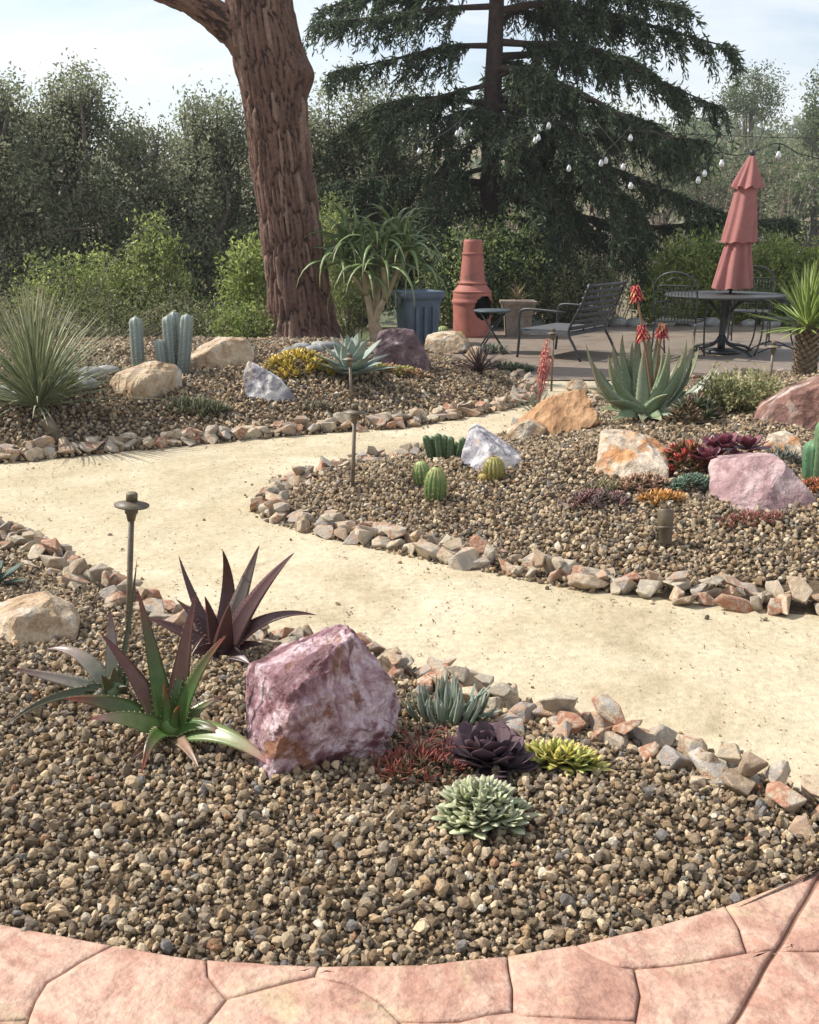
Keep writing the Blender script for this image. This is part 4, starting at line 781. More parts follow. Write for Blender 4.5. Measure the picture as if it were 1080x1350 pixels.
def spot(label, px, H, rr, lean):
    b = hit(*px); root = thing('spotlight', label, 'garden spotlight', b); a = np.array(lean, float); a /= np.linalg.norm(a); c = b+np.array([0, 0, .015])
    m_ = MB(); tube(m_, [b-np.array([0, 0, .06]), c+a*.02], .01, 10); part('stake', m_, M_BRONZE, root)
    m_ = MB(); lathe(m_, [(0, 0), (rr*.7, 0), (rr*.84, .006), (rr*.86, H*.42), (rr, H*.44), (rr*1.02, H*.96), (rr*.97, H), (rr*.9, H), (rr*.88, H*.9), (0, H*.9)], c, 26, axis=a); part('housing', m_, M_BRONZE, root)
    m_ = MB(); lathe(m_, [(rr*1.03, H*.455), (rr*1.06, H*.47), (rr*1.06, H*.5), (rr*1.03, H*.515)], c, 26, axis=a); part('ring', m_, M_BRONZE, root)
spot('cylindrical bronze spotlight in the gravel of the island bed', (877, 722), .165, .036, (.0, .25, 1))
spot('grey spotlight lying low in the gravel beside the edging rocks', (80, 588), .2, .045, (-.6, .2, 1))

# ---------------------------------------------------------------- patio furniture
def put(mb, fn): return fn(mb)
def curved(mb, pts, r, M, o, n=12, k=8, col=(1, 1, 1)):
    P = spl(np.asarray(pts, float), n)@M.T+o; tube(mb, P, r, k, col)
def lounge_chair(label, foot, yaw):
    o = np.array(foot); M = rot_z(yaw); root = thing('lounge_chair', label, 'chair', o); W = .52
    for s in (-1, 1):
        m_ = MB(); curved(m_, [(.42, s*W, 0), (.40, s*W, .25), (.41, s*W, .45), (.37, s*W, .57), (.15, s*W, .58), (-.2, s*W, .56)], .016, M, o, 16); part('armrest_leg', m_, M_IRON, root)
        m_ = MB(); curved(m_, [(-.42, s*W, 0), (-.34, s*W, .16), (-.26, s*W, .30), (-.28, s*W, .42), (-.42, s*W, .68), (-.50, s*W, .90)], .016, M, o, 16); part('back_leg', m_, M_IRON, root)
    m_ = MB(); box(m_, (-.28, -W, .29), (.42, W, .325), M=M, off=o); box(m_, (-.27, -W+.03, .326), (.40, W-.03, .345), M=M, off=o); part('seat', m_, M_FABRIC, root, False)
    for k in range(8):
        f = k/7; x, z = -.285-.195*f, .38+.49*f; m_ = MB(); curved(m_, [(x, -W, z), (x-.025, 0, z+.004), (x, W, z)], .022, M, o, 7, 6); part('slat', m_, M_IRON, root)
    for s in (-.16, .16):
        m_ = MB(); curved(m_, [(-.27, s, .33), (-.32, s, .45), (-.50, s, .87)], .009, M, o, 6, 6); part('back_bar', m_, M_IRON, root)
M_FABRIC = rampmat('woven_sling', [(.3, S(70, 72, 74)), (.7, S(100, 102, 104))], 60, rough=.7, bump=((300, .5, .002, 'n'),))
M_MESHMETAL = rampmat('mesh_metal', [(.3, S(52, 54, 54)), (.7, S(76, 78, 76))], 80, rough=.5, bump=((260, .6, .003, 'v'),))
p = gpt(752, 474); lounge_chair('black metal slatted lounge chair facing the chiminea', (p[0], 13.2, .022), R(146))
def dining_chair(label, foot, yaw):
    o = np.array(foot); M = rot_z(yaw); root = thing('dining_chair', label, 'chair', o); W = .25
    for s in (-1, 1):
        m_ = MB(); curved(m_, [(.30, s*W, 0), (.24, s*W, .18), (.22, s*W, .42), (.24, s*W, .60), (.18, s*W, .66), (-.2, s*W, .64)], .011, M, o, 16); part('front_leg', m_, M_IRON, root)
        m_ = MB(); curved(m_, [(-.30, s*W, 0), (-.22, s*W, .2), (-.2, s*W, .43)], .011, M, o, 8); part('rear_leg', m_, M_IRON, root)
        m_ = MB(); curved(m_, [(.26, s*W, .04), (.0, s*W, .14), (-.26, s*W, .05)], .008, M, o, 8); part('side_scroll', m_, M_IRON, root)
    m_ = MB(); box(m_, (-.21, -W, .425), (.23, W, .445), M=M, off=o); part('seat', m_, M_MESHMETAL, root, False)
    m_ = MB(); curved(m_, [(-.2, -W, .43), (-.24, -W*1.05, .7), (-.27, -W*.98, .88), (-.285, -W*.6, .985), (-.29, 0, 1.02), (-.285, W*.6, .985), (-.27, W*.98, .88), (-.24, W*1.05, .7), (-.2, W, .43)], .012, M, o, 26); fr = part('back_frame', m_, M_IRON, root)
    m_ = MB(); curved(m_, [(-.27, -W, .86), (-.27, 0, .865), (-.27, W, .86)], .008, M, o, 6); curved(m_, [(-.275, -W*.55, .9), (-.285, 0, .96), (-.275, W*.55, .9)], .006, M, o, 8); part('back_rail', m_, M_IRON, root)
    for y_ in np.linspace(-.2, .2, 11):
        m_ = MB(); curved(m_, [(-.21, y_, .45), (-.24, y_, .65), (-.27, y_, .86)], .0045, M, o, 5, 5); part('back_bar', m_, M_IRON, root)
    for z_ in np.linspace(.52, .8, 5):
        m_ = MB(); x = -.2-.07*(z_-.43)/.43; curved(m_, [(x, -W, z_), (x, W, z_)], .004, M, o, 3, 5); part('cross_bar', m_, M_IRON, root)
TY = 13.45; tc0 = np.array([pix(950, 470, TY)[0], TY, .022])
gx_ = lambda u, y: float(pix(u, 470, y)[0])
dining_chair('black mesh dining chair with arched back beside the lounge chair', (gx_(893, 13.05), 13.05, .022), R(60))
dining_chair('black mesh dining chair on the shrub side of the patio table', (gx_(985, 14.6), 14.6, .022), R(-112))
dining_chair('black mesh dining chair between the patio table and the trunked yucca', (gx_(1022, 13.3), 13.3, .022), R(172))
root = thing('patio_table', 'round black metal patio table holding the closed umbrella', 'table', tc0)
m_ = MB(); lathe(m_, [(.035, .705), (.70, .70), (.725, .695), (.735, .71), (.73, .728), (.70, .732), (.035, .732), (.035, .705)], tc0, 40); part('table_top', m_, M_MESHMETAL, root)
m_ = MB(); lathe(m_, [(0, .06), (.045, .06), (.05, .12), (.04, .2), (.04, .62), (.07, .70), (.03, .71)], tc0, 16); part('pedestal', m_, M_IRON, root)
for k in range(4):
    M = rot_z(R(28+90*k)); m_ = MB(); curved(m_, [(.03, 0, .22), (.12, 0, .12), (.30, 0, .085), (.44, 0, .05), (.52, 0, .0)], .018, M, tc0, 14); part('leg', m_, M_IRON, root)
    m_ = MB(); curved(m_, [(.04, 0, .45), (.12, 0, .52), (.28, 0, .64), (.45, 0, .70)], .013, M, tc0, 12); part('brace', m_, M_IRON, root)
# closed umbrella
ub = tc0+np.array([0, 0, .0]); root = thing('patio_umbrella', 'closed faded red patio umbrella standing through the round table', 'umbrella', ub); ztop = pix(970, 207, TY)[2]; lean = np.array([.085, 0, 1.]); lean /= np.linalg.norm(lean)
M_CLOTH = colmat('faded_red_canvas', .85, ((60, .3, .01, 'n'), (400, .2, .001, 'n')), .1, 6., trans=.25, spec=.15)
m_ = MB(); tube(m_, [ub+lean*.065, ub+lean*(ztop-.05)], .02, 12); part('pole', m_, M_IRON, root)
m_ = MB(); lathe(m_, [(0, .002), (.22, .002), (.24, .02), (.22, .045), (.05, .06), (.03, .065), (0, .065)], ub, 28); part('base', m_, M_IRON, root)
def cloth(z0, z1, r0, r1, folds, amp0, amp1, seed, ph=0., hem=.02, n=22):
    k = folds*10; th = np.arange(k)*2*math.pi/k; V = []; g = np.random.default_rng(seed); o1, o2 = g.uniform(0, 6, 2)
    for i in range(n):
        t = i/(n-1); z = z0+(z1-z0)*t; rr = r0+(r1-r0)*t**.9; am = amp0+(amp1-amp0)*t
        f = np.cos(folds*th+ph+.5*np.sin(2*th+o1)*t+.5*math.sin(3*t+o2)); f = np.sign(f)*np.abs(f)**.7
        rad = rr*(1+am*f+.08*np.sin(3*th+o1+2*t)); zz = z+hem*t*np.cos(folds*th+ph)*1.2
        V.append(np.stack([rad*np.cos(th), rad*np.sin(th), zz], 1)+np.outer(zz, [lean[0]/lean[2], 0, 0]))
    j = np.arange(k); F = np.concatenate([np.stack([i*k+j, i*k+(j+1) % k, (i+1)*k+(j+1) % k, (i+1)*k+j], 1) for i in range(n-1)])
    return MB().add(np.concatenate(V)+ub, F, S(182, 118, 112))
zz = lambda v: pix(960, v, TY)[2]
lo = part('canopy', cloth(zz(318), zz(383), .115, .21, 7, .2, .22, 3, .6, .012), M_CLOTH, root)
part('canopy_fold', cloth(zz(244), zz(322), .11, .19, 7, .06, .13, 4, 1.3, .008), M_CLOTH, root)
part('canopy_vent', cloth(zz(208), zz(250), .035, .18, 8, .02, .14, 5, .2, .015), M_CLOTH, root)
m_ = MB(); lathe(m_, [(.018, -.02), (.03, .0), (.036, .03), (.028, .055), (0, .066)], ub+lean*ztop/lean[2]*1.0, 16); part('finial', m_, M_IRON, root)

# chiminea
M_TERRA = rampmat('painted_terracotta', [(.3, S(158, 90, 76)), (.5, S(176, 104, 88)), (.7, S(166, 96, 82))], 4, stops2=[(.3, S(126, 80, 70)), (.7, S(150, 104, 92))], scale2=3., lim2=(.54, .7), rough=.65, bump=((5, .3, .03, 'n'), (60, .3, .005, 'n')), fine=.1)
M_SOOT = rampmat('soot', [(.3, (.012, .011, .01)), (.7, (.03, .027, .024))], 8, rough=.95)
CYD = 15.6; cb = np.array([pix(622, 443, CYD)[0], CYD, .022]); sc = 1/ppm(cb+np.array([0, 0, .7])); root = thing('chiminea', 'red terracotta chiminea with tall neck and dark fire mouth', 'chiminea', cb)
ph = [(23.5, 0), (25, 3), (25, 30), (25.5, 42), (27, 44), (27, 47), (25.5, 49), (25.5, 55), (24, 60), (19.5, 66), (17.5, 68), (17.8, 71), (16.5, 72), (15.5, 85), (13.5, 106), (13, 107), (12.2, 123), (11, 125), (10, 124), (11.5, 106), (14, 72), (22, 58), (22.5, 40), (22.5, 4)]
def finer(pr): return [tuple(np.array(a)*(1-f)+np.array(b)*f) for a, b in zip(pr[:-1], pr[1:]) for f in np.linspace(0, 1, max(2, int(abs(b[1]-a[1])/1.5)+1))[:-1]]+[pr[-1]]
A0 = R(-52); opening = lambda a, z: not (((abs((a-A0+math.pi) % (2*math.pi)-math.pi)/.62)**2+((z/sc-38)/16)**2) < 1 and z/sc > 10)
m_ = MB(); lathe(m_, [(a*sc, z*sc*1.0) for a, z in finer(ph[:18])], cb, 72, keep=lambda a, z: opening(a, z)); part('body', m_, M_TERRA, root)
for zr, rr in ((58.5, 24.6), (69.5, 18.2), (107, 13.4)):
    m_ = MB(); lathe(m_, [((rr-.6)*sc, (zr-1.6)*sc), ((rr+1.1)*sc, (zr-.9)*sc), ((rr+1.1)*sc, (zr+.9)*sc), ((rr-.6)*sc, (zr+1.6)*sc)], cb, 48); part('ring', m_, M_TERRA, root, False)
m_ = MB(); lathe(m_, [(a*sc, z*sc) for a, z in finer(ph[17:])][::-1], cb, 60, keep=lambda a, z: opening(a, z)); part('inner_wall', m_, M_SOOT, root)
m_ = MB(); lathe(m_, [(0, .004*sc+.005), (22*sc, .01), (22*sc, 8*sc), (0, 9*sc)], cb, 30); part('hearth', m_, M_SOOT, root)
# small bistro table
bt = np.array([pix(648, 470, 13.6)[0], 13.6, .022]); root = thing('bistro_table', 'small round folding side table in front of the chiminea', 'table', bt)
M_SLATE = rampmat('slate_paint', [(.3, S(62, 72, 80)), (.7, S(86, 96, 104))], 20, rough=.5)
m_ = MB(); lathe(m_, [(0, .50), (.225, .50), (.235, .508), (.235, .52), (.225, .528), (0, .528)], bt, 36); part('table_top', m_, M_SLATE, root)
for s in (-1, 1):
    for q in (-1, 1):
        m_ = MB(); tube(m_, [bt+np.array([-.17*s, .13*q, 0]), bt+np.array([.15*s, .13*q, .5])], .011, 8); part('leg', m_, M_IRON, root)
    m_ = MB(); tube(m_, [bt+np.array([-.17*s, -.13, .02]), bt+np.array([-.17*s, .13, .02])], .009, 8); part('crossbar', m_, M_IRON, root)
# square planter
M_CONC = rampmat('weathered_pot', [(.3, S(112, 96, 82)), (.7, S(152, 138, 122))], 8, rough=.9, bump=((30, .4, .01, 'n'),))
pc = np.array([pix(682, 445, 15.7)[0], 15.7, .022]); root = thing('planter_pot', 'square grey-brown planter pot with a dry plant behind the bistro table', 'planter', pc)
def frustum(m_, c, a0, a1, z0, z1, col=(1, 1, 1), M=np.eye(3)):
    V = np.array([[sx*a, sy*a, z] for a, z in ((a0, z0), (a1, z1)) for sx, sy in ((-1, -1), (1, -1), (1, 1), (-1, 1))])@np.asarray(M).T+c
    m_.add(V, [[0, 3, 2, 1], [4, 5, 6, 7], [0, 1, 5, 4], [1, 2, 6, 5], [2, 3, 7, 6], [3, 0, 4, 7]], col)
m_ = MB(); frustum(m_, pc, .17, .19, 0, .28); part('foot', m_, M_CONC, root, False)
m_ = MB(); frustum(m_, pc, .19, .235, .283, .46); part('bowl', m_, M_CONC, root, False); m_ = MB(); frustum(m_, pc, .25, .255, .46, .50); part('rim', m_, M_CONC, root, False)
tuft(root, pc+np.array([0, 0, .5]), 40, .28, .014, ((0, S(120, 110, 70)), (1, S(176, 156, 116))), (15, 85), 141, .1)
# trash bin
M_BIN = rampmat('grey_blue_plastic', [(.3, S(78, 94, 112)), (.7, S(98, 114, 132))], 4, rough=.5, bump=((40, .15, .005, 'n'),), fine=.06)
bc_ = np.array([pix(551, 450, 14.6)[0], 14.6, -.03]); root = thing('trash_bin', 'grey-blue plastic trash bin behind the rocks', 'trash bin', bc_); MZ = rot_z(R(24))
def rbox(m_, a, b, z, cr=.07, k=6):
    out = []
    for (sx, sy, a0) in ((1, 1, 0), (-1, 1, 90), (-1, -1, 180), (1, -1, 270)):
        for i in range(k+1):
            an = R(a0+90*i/k); out.append([sx*(a-cr)+cr*math.cos(an), sy*(b-cr)+cr*math.sin(an), z])
    return np.array(out)
def loft(m_, rings, M, o):
    k = len(rings[0]); V = np.concatenate(rings)@M.T+o; j = np.arange(k)
    m_.add(V, np.concatenate([np.stack([i*k+j, i*k+(j+1) % k, (i+1)*k+(j+1) % k, (i+1)*k+j], 1) for i in range(len(rings)-1)]))
m_ = MB(); loft(m_, [rbox(m_, .215, .195, 0), rbox(m_, .225, .205, .1), rbox(m_, .262, .24, .72), rbox(m_, .25, .228, .73), rbox(m_, .22, .2, .08)], MZ, bc_); part('body', m_, M_BIN, root, False)
m_ = MB(); loft(m_, [rbox(m_, .264, .242, .66), rbox(m_, .29, .268, .665), rbox(m_, .298, .276, .70), rbox(m_, .295, .273, .755), rbox(m_, .27, .248, .76), rbox(m_, .255, .232, .70)], MZ, bc_); part('rim', m_, M_BIN, root, False)
for s in (-1, 1):
    m_ = MB(); box(m_, (s*.30-.02, -.09, .60), (s*.30+.02, .09, .70), M=MZ, off=bc_); part('handle', m_, M_BIN, root, False)
    for q in (-.12, .0, .12):
        m_ = MB(); box(m_, (q-.022, s*.245-.02, .12), (q+.022, s*.245+.004, .56), M=MZ, off=bc_); part('rib', m_, M_BIN, root, False)

# ---------------------------------------------------------------- foliage makers
def leaves(mb, P, size, cols, g, aspect=.45, up=.25, fold=.18, droop=None):
    n = len(P); d = g.normal(size=(n, 3)); d[:, 2] += up*1.5
    if droop is not None: d = d+droop
    d /= np.linalg.norm(d, axis=1)[:, None]; a = g.normal(size=(n, 3)); sde = np.cross(d, a); sde /= np.linalg.norm(sde, axis=1)[:, None]+1e-9; nn = np.cross(d, sde)
    s = size[:, None]; V = np.stack([P, P+d*s*.5+sde*s*aspect*.5+nn*s*fold, P+d*s, P+d*s*.5-sde*s*aspect*.5+nn*s*fold], 1).reshape(-1, 3)
    mb.add(V, np.arange(n*4).reshape(n, 4), np.repeat(cols, 4, 0))
def clumps(ells, n, g, lo=.35):
    w_ = np.array([e[1][0]*e[1][1]*e[1][2] for e in ells])**.67; k = g.choice(len(ells), n, p=w_/w_.sum()); d = g.normal(size=(n, 3)); d /= np.linalg.norm(d, axis=1)[:, None]
    r = lo+(1-lo)*g.random(n)**.5; C = np.array([e[0] for e in ells], float)[k]; A = np.array([e[1] for e in ells], float)[k]
    return C+d*r[:, None]*A*(1+.12*g.normal(size=(n, 1)))
def crown(ells, ncl, per, clr, size, palette, g, aspect=.45, lo=.35, up=.25, zfloor=None):
    C = clumps(ells, ncl, g, lo); m_ = MB(); cc = pal(palette, ncl, g, .12)
    P = np.repeat(C, per, 0)+g.normal(0, 1, (ncl*per, 3))*clr*g.uniform(.6, 1.3, (ncl, 1)).repeat(per, 0); cols = np.repeat(cc, per, 0)*g.uniform(.75, 1.28, (ncl*per, 1))
    if zfloor is not None: k = P[:, 2] > zfloor; P, cols = P[k], cols[k]
    leaves(m_, P, size*g.uniform(.65, 1.35, len(P)), cols, g, aspect, up); return m_, C
def woody(fork, C, g, n, r0, col, m_=None, sag=.1):
    m_ = m_ or MB(); fork = np.asarray(fork, float)
    for i in g.choice(len(C), min(n, len(C)), replace=False):
        e = C[i]; v = e-fork; mid = fork+v*.5+np.array([0, 0, np.linalg.norm(v)*sag])+g.normal(0, .08, 3)*np.linalg.norm(v)
        tube(m_, bez([fork, fork+v*.25+g.normal(0, .05, 3)*np.linalg.norm(v), mid, e], 8), np.linspace(r0, r0*.16, 8), 5, col*g.uniform(.8, 1.15), False)
    return m_
def shrub(name, label, cat, base, ells, ncl, per, clr, size, palette, seed, nb=14, r0=.02, bark=S(120, 104, 84), group=None, aspect=.5, lo=.3, up=.25, mat=None):
    g = np.random.default_rng(seed); root = thing(name, label, cat, base, group); E = [(np.asarray(base)+np.asarray(c), a) for c, a in ells]
    m_, C = crown(E, ncl, per, clr, size, palette, g, aspect, lo, up, base[2]+.01); part('foliage', m_, mat or M_LEAF, root, False, 'stuff')
    part('branches', woody(np.asarray(base)+np.array([0, 0, .02]), C, g, nb, r0, bark), M_BARK, root, True, 'stuff'); return root
def at(u, v, y, z=None):
    p = pix(u, v, y); return np.array([p[0], y, float(ground_z(np.array([p[0]]), np.array([float(y)]))[0]) if z is None else z])

# tree aloe
b = hit(497, 456, 12.3); b = np.array([pix(497, 452, 12.2)[0], 12.2, hz(pix(497, 452, 12.2)[0], 12.2)-.03]); root = thing('tree_aloe', 'branched tree aloe with drooping green leaf rosettes beside the pine', 'tree aloe', b); g = np.random.default_rng(150)
fork = pix(492, 425, 12.2); heads = [(452, 345, .0), (470, 330, .15), (497, 322, -.1), (505, 350, -.2), (522, 332, .1), (536, 330, -.05), (545, 350, .2), (480, 358, -.15), (455, 322, .2), (520, 310, .2)]
m_ = MB(); tube(m_, spl([b, b*.5+fork*.5+np.array([.02, 0, 0]), fork], 8), np.linspace(.10, .065, 8), 10, S(158, 136, 106)); tr = part('trunk', m_, M_BARK, root)
fk2 = [pix(483, 385, 12.15), pix(508, 392, 12.1), pix(498, 380, 12.35)]
for q in fk2: m_ = MB(); tube(m_, spl([fork-np.array([0, 0, .05]), fork*.5+q*.5, q], 7), np.linspace(.045, .034, 7), 8, S(170, 150, 118)); part('limb', m_, M_BARK, root)
for i, (u, v, dy) in enumerate(heads):
    h = pix(u, v, 12.2+dy); q = fk2[int(np.argmin([np.linalg.norm(h-f) for f in fk2]))]; m_ = MB(); tube(m_, spl([q-np.array([0, 0, .03]), q*.5+h*.5, h], 7), np.linspace(.034, .028, 7), 8, S(150, 138, 100)); part('limb', m_, M_BARK, root)
    for k in range(17):
        a = k*2.39996+i; f = k/16; e = R(-25+85*f+g.normal(0, 10)); l = g.uniform(.44, .66); d = np.array([math.cos(a)*math.cos(e), math.sin(a)*math.cos(e), math.sin(e)]); tp = h+d*l-np.array([0, 0, .12*(1-f)+.05])
        leaf(root, h+d*.02, tp, g.uniform(.06, .08), .018, .24, ((0, S(112, 130, 60)), (.5, S(96, 122, 60)), (1, S(140, 146, 84))), 'aloe', (.05, .006, S(150, 140, 90)), 8, -.12, None, M_WAXY, None, True, .12, g, roll=.35)

# pine trunk with deep plated bark
PY = 12.6
def pine():
    g = np.random.default_rng(160); cl = [(404, 470), (399, 430), (392, 370), (383, 300), (376, 250), (369, 200), (362, 140), (354, 80), (345, 20), (336, -60), (322, -200), (318, -380), (322, -560)]
    P = spl([pix(u, v, PY) for u, v in cl], 330); wpx = np.interp(P[:, 2], sorted(pix(u, v, PY)[2] for u, v in cl), np.array([50, 42.5, 39, 37.5, 37, 36.5, 38.5, 42.5, 40, 37, 34, 31, 28]))/ppm(P[0]+np.array([0, 0, 1.5]))
    base = np.array([P[0][0], PY, hz(P[0][0], PY)]); root = thing('pine_tree', 'leaning pine with a thick reddish plated bark trunk', 'tree', base)
    k = 170; th = np.arange(k)*2*math.pi/k; n = len(P); L_ = np.r_[0, np.cumsum(np.linalg.norm(np.diff(P, axis=0), axis=1))]
    A, B = np.meshgrid(th, L_); sx = A.ravel()*.42; sy = B.ravel()
    # bark plates: worley cells stretched along the trunk
    w1 = fbm(np.stack([np.cos(A.ravel())*1.1, np.sin(A.ravel())*1.1, sy*1.3], 1), 3, 4)
    ux, uy = (sx+w1*.045)/.07, (sy+.16*w1)/.42; per = round(2*math.pi*.42/.07); f1 = np.full(len(ux), 9.); f2 = f1.copy(); idc = np.zeros(len(ux)); ix, iy = np.floor(ux).astype(int), np.floor(uy).astype(int)
    sc_ = 2*math.pi*.42/.07; ux = ux*per/sc_; ix = np.floor(ux).astype(int)
    for dx in (-1, 0, 1):
        for dy in (-1, 0, 1):
            cx_, cy_ = ix+dx, iy+dy; m = cx_ % per; jx = hsh(m, cy_, m*0, 3)*.42+.5; jy = hsh(m, cy_, m*0+7, 5)*.46+.5; rv = hsh(m, cy_, m*0+3, 9)
            d = np.maximum(np.abs(cx_+jx-ux)*1.0, np.abs(cy_+jy-uy)*.85)*.5+.5*np.hypot(cx_+jx-ux, (cy_+jy-uy)*.8)
            s = d < f1; f2 = np.where(s, f1, np.minimum(f2, d)); idc = np.where(s, rv, idc); f1 = np.where(s, d, f1)
    edge = np.clip((f2-f1)/.30, 0, 1)**.7; fine = fbm(np.stack([sx*26, sy*7, idc*5], 1), 3, 12)
    disp = .052*edge+.014*idc*edge+.007*fine+.018*w1
    rad = np.repeat(wpx, k)-.03
    Tn = np.gradient(P, axis=0); Tn /= np.linalg.norm(Tn, axis=1)[:, None]; U = np.cross(Tn, [0, 1., 0]); U /= np.linalg.norm(U, axis=1)[:, None]; W = np.cross(U, Tn)
    # burl on the right side and root flare
    zz_ = np.repeat(P[:, 2], k); zb = pix(400, 105, PY)[2]; side = np.cos(A.ravel()); rad = rad+.09*np.exp(-((zz_-zb)/.17)**2)*np.clip(-side, 0, 1)**3*(1+.35*w1)
    rad = rad*(1+.30*np.exp(-(zz_-zz_.min())/.28)*(1+.4*np.sin(A.ravel()*4)))
    Rr = (rad+disp).reshape(n, k); V = P[:, None]+Rr[..., None]*(np.cos(th)[None, :, None]*U[:, None]+np.sin(th)[None, :, None]*W[:, None])
    ca, cb_, cc_ = S(118, 88, 74), S(98, 72, 62), S(138, 110, 94); t = (idc*.5+.5)[:, None]; C = ca*(1-t)+cb_*t; C = np.where((idc > .55)[:, None], cc_, C)*(1+.18*fine)[:, None]
    C = np.where((edge < .33)[:, None], S(66, 48, 42), C)
    j = np.arange(k); F = np.concatenate([np.stack([i*k+j, i*k+(j+1) % k, (i+1)*k+(j+1) % k, (i+1)*k+j], 1) for i in range(n-1)])
    part('trunk', MB().add(V.reshape(-1, 3), F, C), M_PINEBARK, root, True)
    # the limb leaving to the upper left
    Q = spl([pix(352, 96, PY), pix(318, 50, PY-.05), pix(286, 22, PY-.1), pix(250, 0, PY-.2), pix(190, -30, PY-.4), pix(110, -110, PY-.5), pix(40, -260, PY-.4)], 150); kk = 90; r = np.interp(np.arange(150), [0, 30, 75, 149], [.25, .175, .135, .09])
    th = np.arange(kk)*2*math.pi/kk; A, B = np.meshgrid(th, np.linspace(0, 5, 150)); d = fbm(np.stack([np.cos(A.ravel())*4.5, np.sin(A.ravel())*4.5, B.ravel()*2.4], 1), 4, 14)
    Tn = np.gradient(Q, axis=0); Tn /= np.linalg.norm(Tn, axis=1)[:, None]; U = np.cross(Tn, [0, 1., 0]); U /= np.linalg.norm(U, axis=1)[:, None]; W = np.cross(U, Tn)
    pl = 1-np.abs(d)*2; Rr = r[:, None]+(.034*np.sign(d)*np.abs(d)**.4).reshape(150, kk); V = Q[:, None]+Rr[..., None]*(np.cos(th)[None, :, None]*U[:, None]+np.sin(th)[None, :, None]*W[:, None])
    j = np.arange(kk); F = np.concatenate([np.stack([i*kk+j, i*kk+(j+1) % kk, (i+1)*kk+(j+1) % kk, (i+1)*kk+j], 1) for i in range(149)])
    part('limb', MB().add(V.reshape(-1, 3), F, np.where((d > .02)[:, None], ca*(1+.5*d)[:, None], S(74, 56, 48))), M_PINEBARK, root, True)
    # high crown, far above the picture
    top = P[-1]; E = [(top+np.array([0, 0, .8]), (1.7, 1.7, .8)), (Q[-1]+np.array([-.3, 0, .6]), (1.2, 1.2, .6)), (top+np.array([1.4, .6, .5]), (1.1, 1.1, .55))]
    m_, C2 = crown(E, 170, 60, .16, .16, [S(62, 82, 46), S(78, 98, 56), S(50, 70, 42)], g, .07, .3); part('crown', m_, M_NEEDLE, root, False, 'stuff')
    part('branches', woody(P[-12], C2, g, 26, .06, S(110, 80, 62)), M_BARK, root, True, 'stuff')
M_PINEBARK = colmat('pine_bark', .92, ((18, .4, .03, 'n'), (70, .6, .012, 'n'), (220, .4, .003, 'n')), .28, 26., spec=.2)
pine()

# small shrubs round the far bed and the patio
GOLD = [S(150, 150, 92), S(196, 188, 130), S(112, 124, 70), S(206, 200, 150)]
b = hit(976, 545); shrub('variegated_shrub', 'small gold-edged variegated shrub behind the aloe', 'shrub', b, [((0, 0, .14), (.27, .2, .14)), ((-.12, .05, .10), (.18, .15, .10))], 240, 14, .035, .035, GOLD, 170, 20, .006, up=.5)
b = hit(905, 575)
LIME = [S(128, 150, 58), S(154, 172, 72), S(108, 130, 52), S(176, 186, 92), S(136, 146, 68)]
OLIVE = [S(104, 116, 64), S(132, 142, 82), S(86, 100, 56), S(150, 154, 98), S(116, 122, 74)]
DARKG = [S(60, 76, 48), S(78, 94, 58), S(48, 62, 40), S(94, 106, 68)]
shrub('bright_shrub', 'bright green shrub behind the blue column cactus', 'shrub', at(196, 440, 14.4, -.5), [((0, 0, 1.1), (.75, .5, .8)), ((.15, 0, 1.7), (.35, .3, .5)), ((-.55, .1, 1.2), (.45, .4, .5)), ((.4, -.1, .8), (.5, .4, .5))], 520, 16, .09, .06, LIME+OLIVE, 171, 40, .02, S(176, 164, 140), lo=.15)
shrub('bright_shrub', 'sparse shrub with pale bare twigs behind the grassy fountain plant', 'shrub', at(92, 440, 13.8, -.5), [((0, 0, 1.0), (.6, .45, .7)), ((-.4, .1, 1.2), (.4, .3, .45)), ((.3, 0, 1.4), (.35, .3, .4))], 260, 14, .09, .055, OLIVE+LIME, 172, 60, .018, S(186, 176, 152), lo=.15)
shrub('bright_shrub', 'yellow-green shrub tucked against the left of the pine trunk', 'shrub', at(322, 440, 13.9, -.35), [((0, 0, .95), (.33, .35, .7)), ((.1, 0, 1.45), (.22, .3, .35)), ((.25, 0, .5), (.5, .4, .4))], 300, 16, .08, .065, LIME+[S(160, 176, 90)], 173, 24, .015, lo=.15)
shrub('feathery_shrub', 'feathery yellow-green shrub behind the tree aloe', 'shrub', at(462, 440, 14.6, -.3), [((-.15, 0, .9), (.45, .4, .9)), ((.1, 0, 1.3), (.5, .4, .5)), ((-.25, .1, 1.9), (.3, .3, .4))], 420, 20, .09, .06, LIME+OLIVE, 174, 30, .015, aspect=.22, lo=.1)
shrub('low_shrub', 'low leafy shrub beside the tan rounded boulder under the pine', 'shrub', at(330, 462, 12.6, .25), [((0, 0, .18), (.5, .3, .22)), ((.3, -.1, .12), (.35, .25, .16))], 200, 16, .05, .05, OLIVE+LIME, 175, 16, .008)
shrub('twiggy_shrub', 'grey twiggy ground shrub behind the cactus clump', 'shrub', at(150, 470, 13.0, .1), [((0, 0, .35), (1.2, .4, .4)), ((.9, .1, .4), (.6, .4, .4)), ((-1.2, .1, .4), (.8, .4, .4))], 420, 12, .08, .045, OLIVE+[S(130, 122, 100)], 176, 90, .01, S(150, 140, 122), lo=.1)
shrub('glossy_shrub', 'dense glossy green shrub behind the chiminea', 'shrub', at(648, 440, 17.0), [((-.25, 0, .8), (.75, .6, .85)), ((.3, 0, .95), (.6, .6, .75)), ((-.7, .1, .6), (.45, .5, .6))], 620, 20, .08, .062, [S(98, 118, 62), S(126, 144, 78), S(80, 98, 54), S(166, 176, 106)], 177, 20, .02, lo=.5)
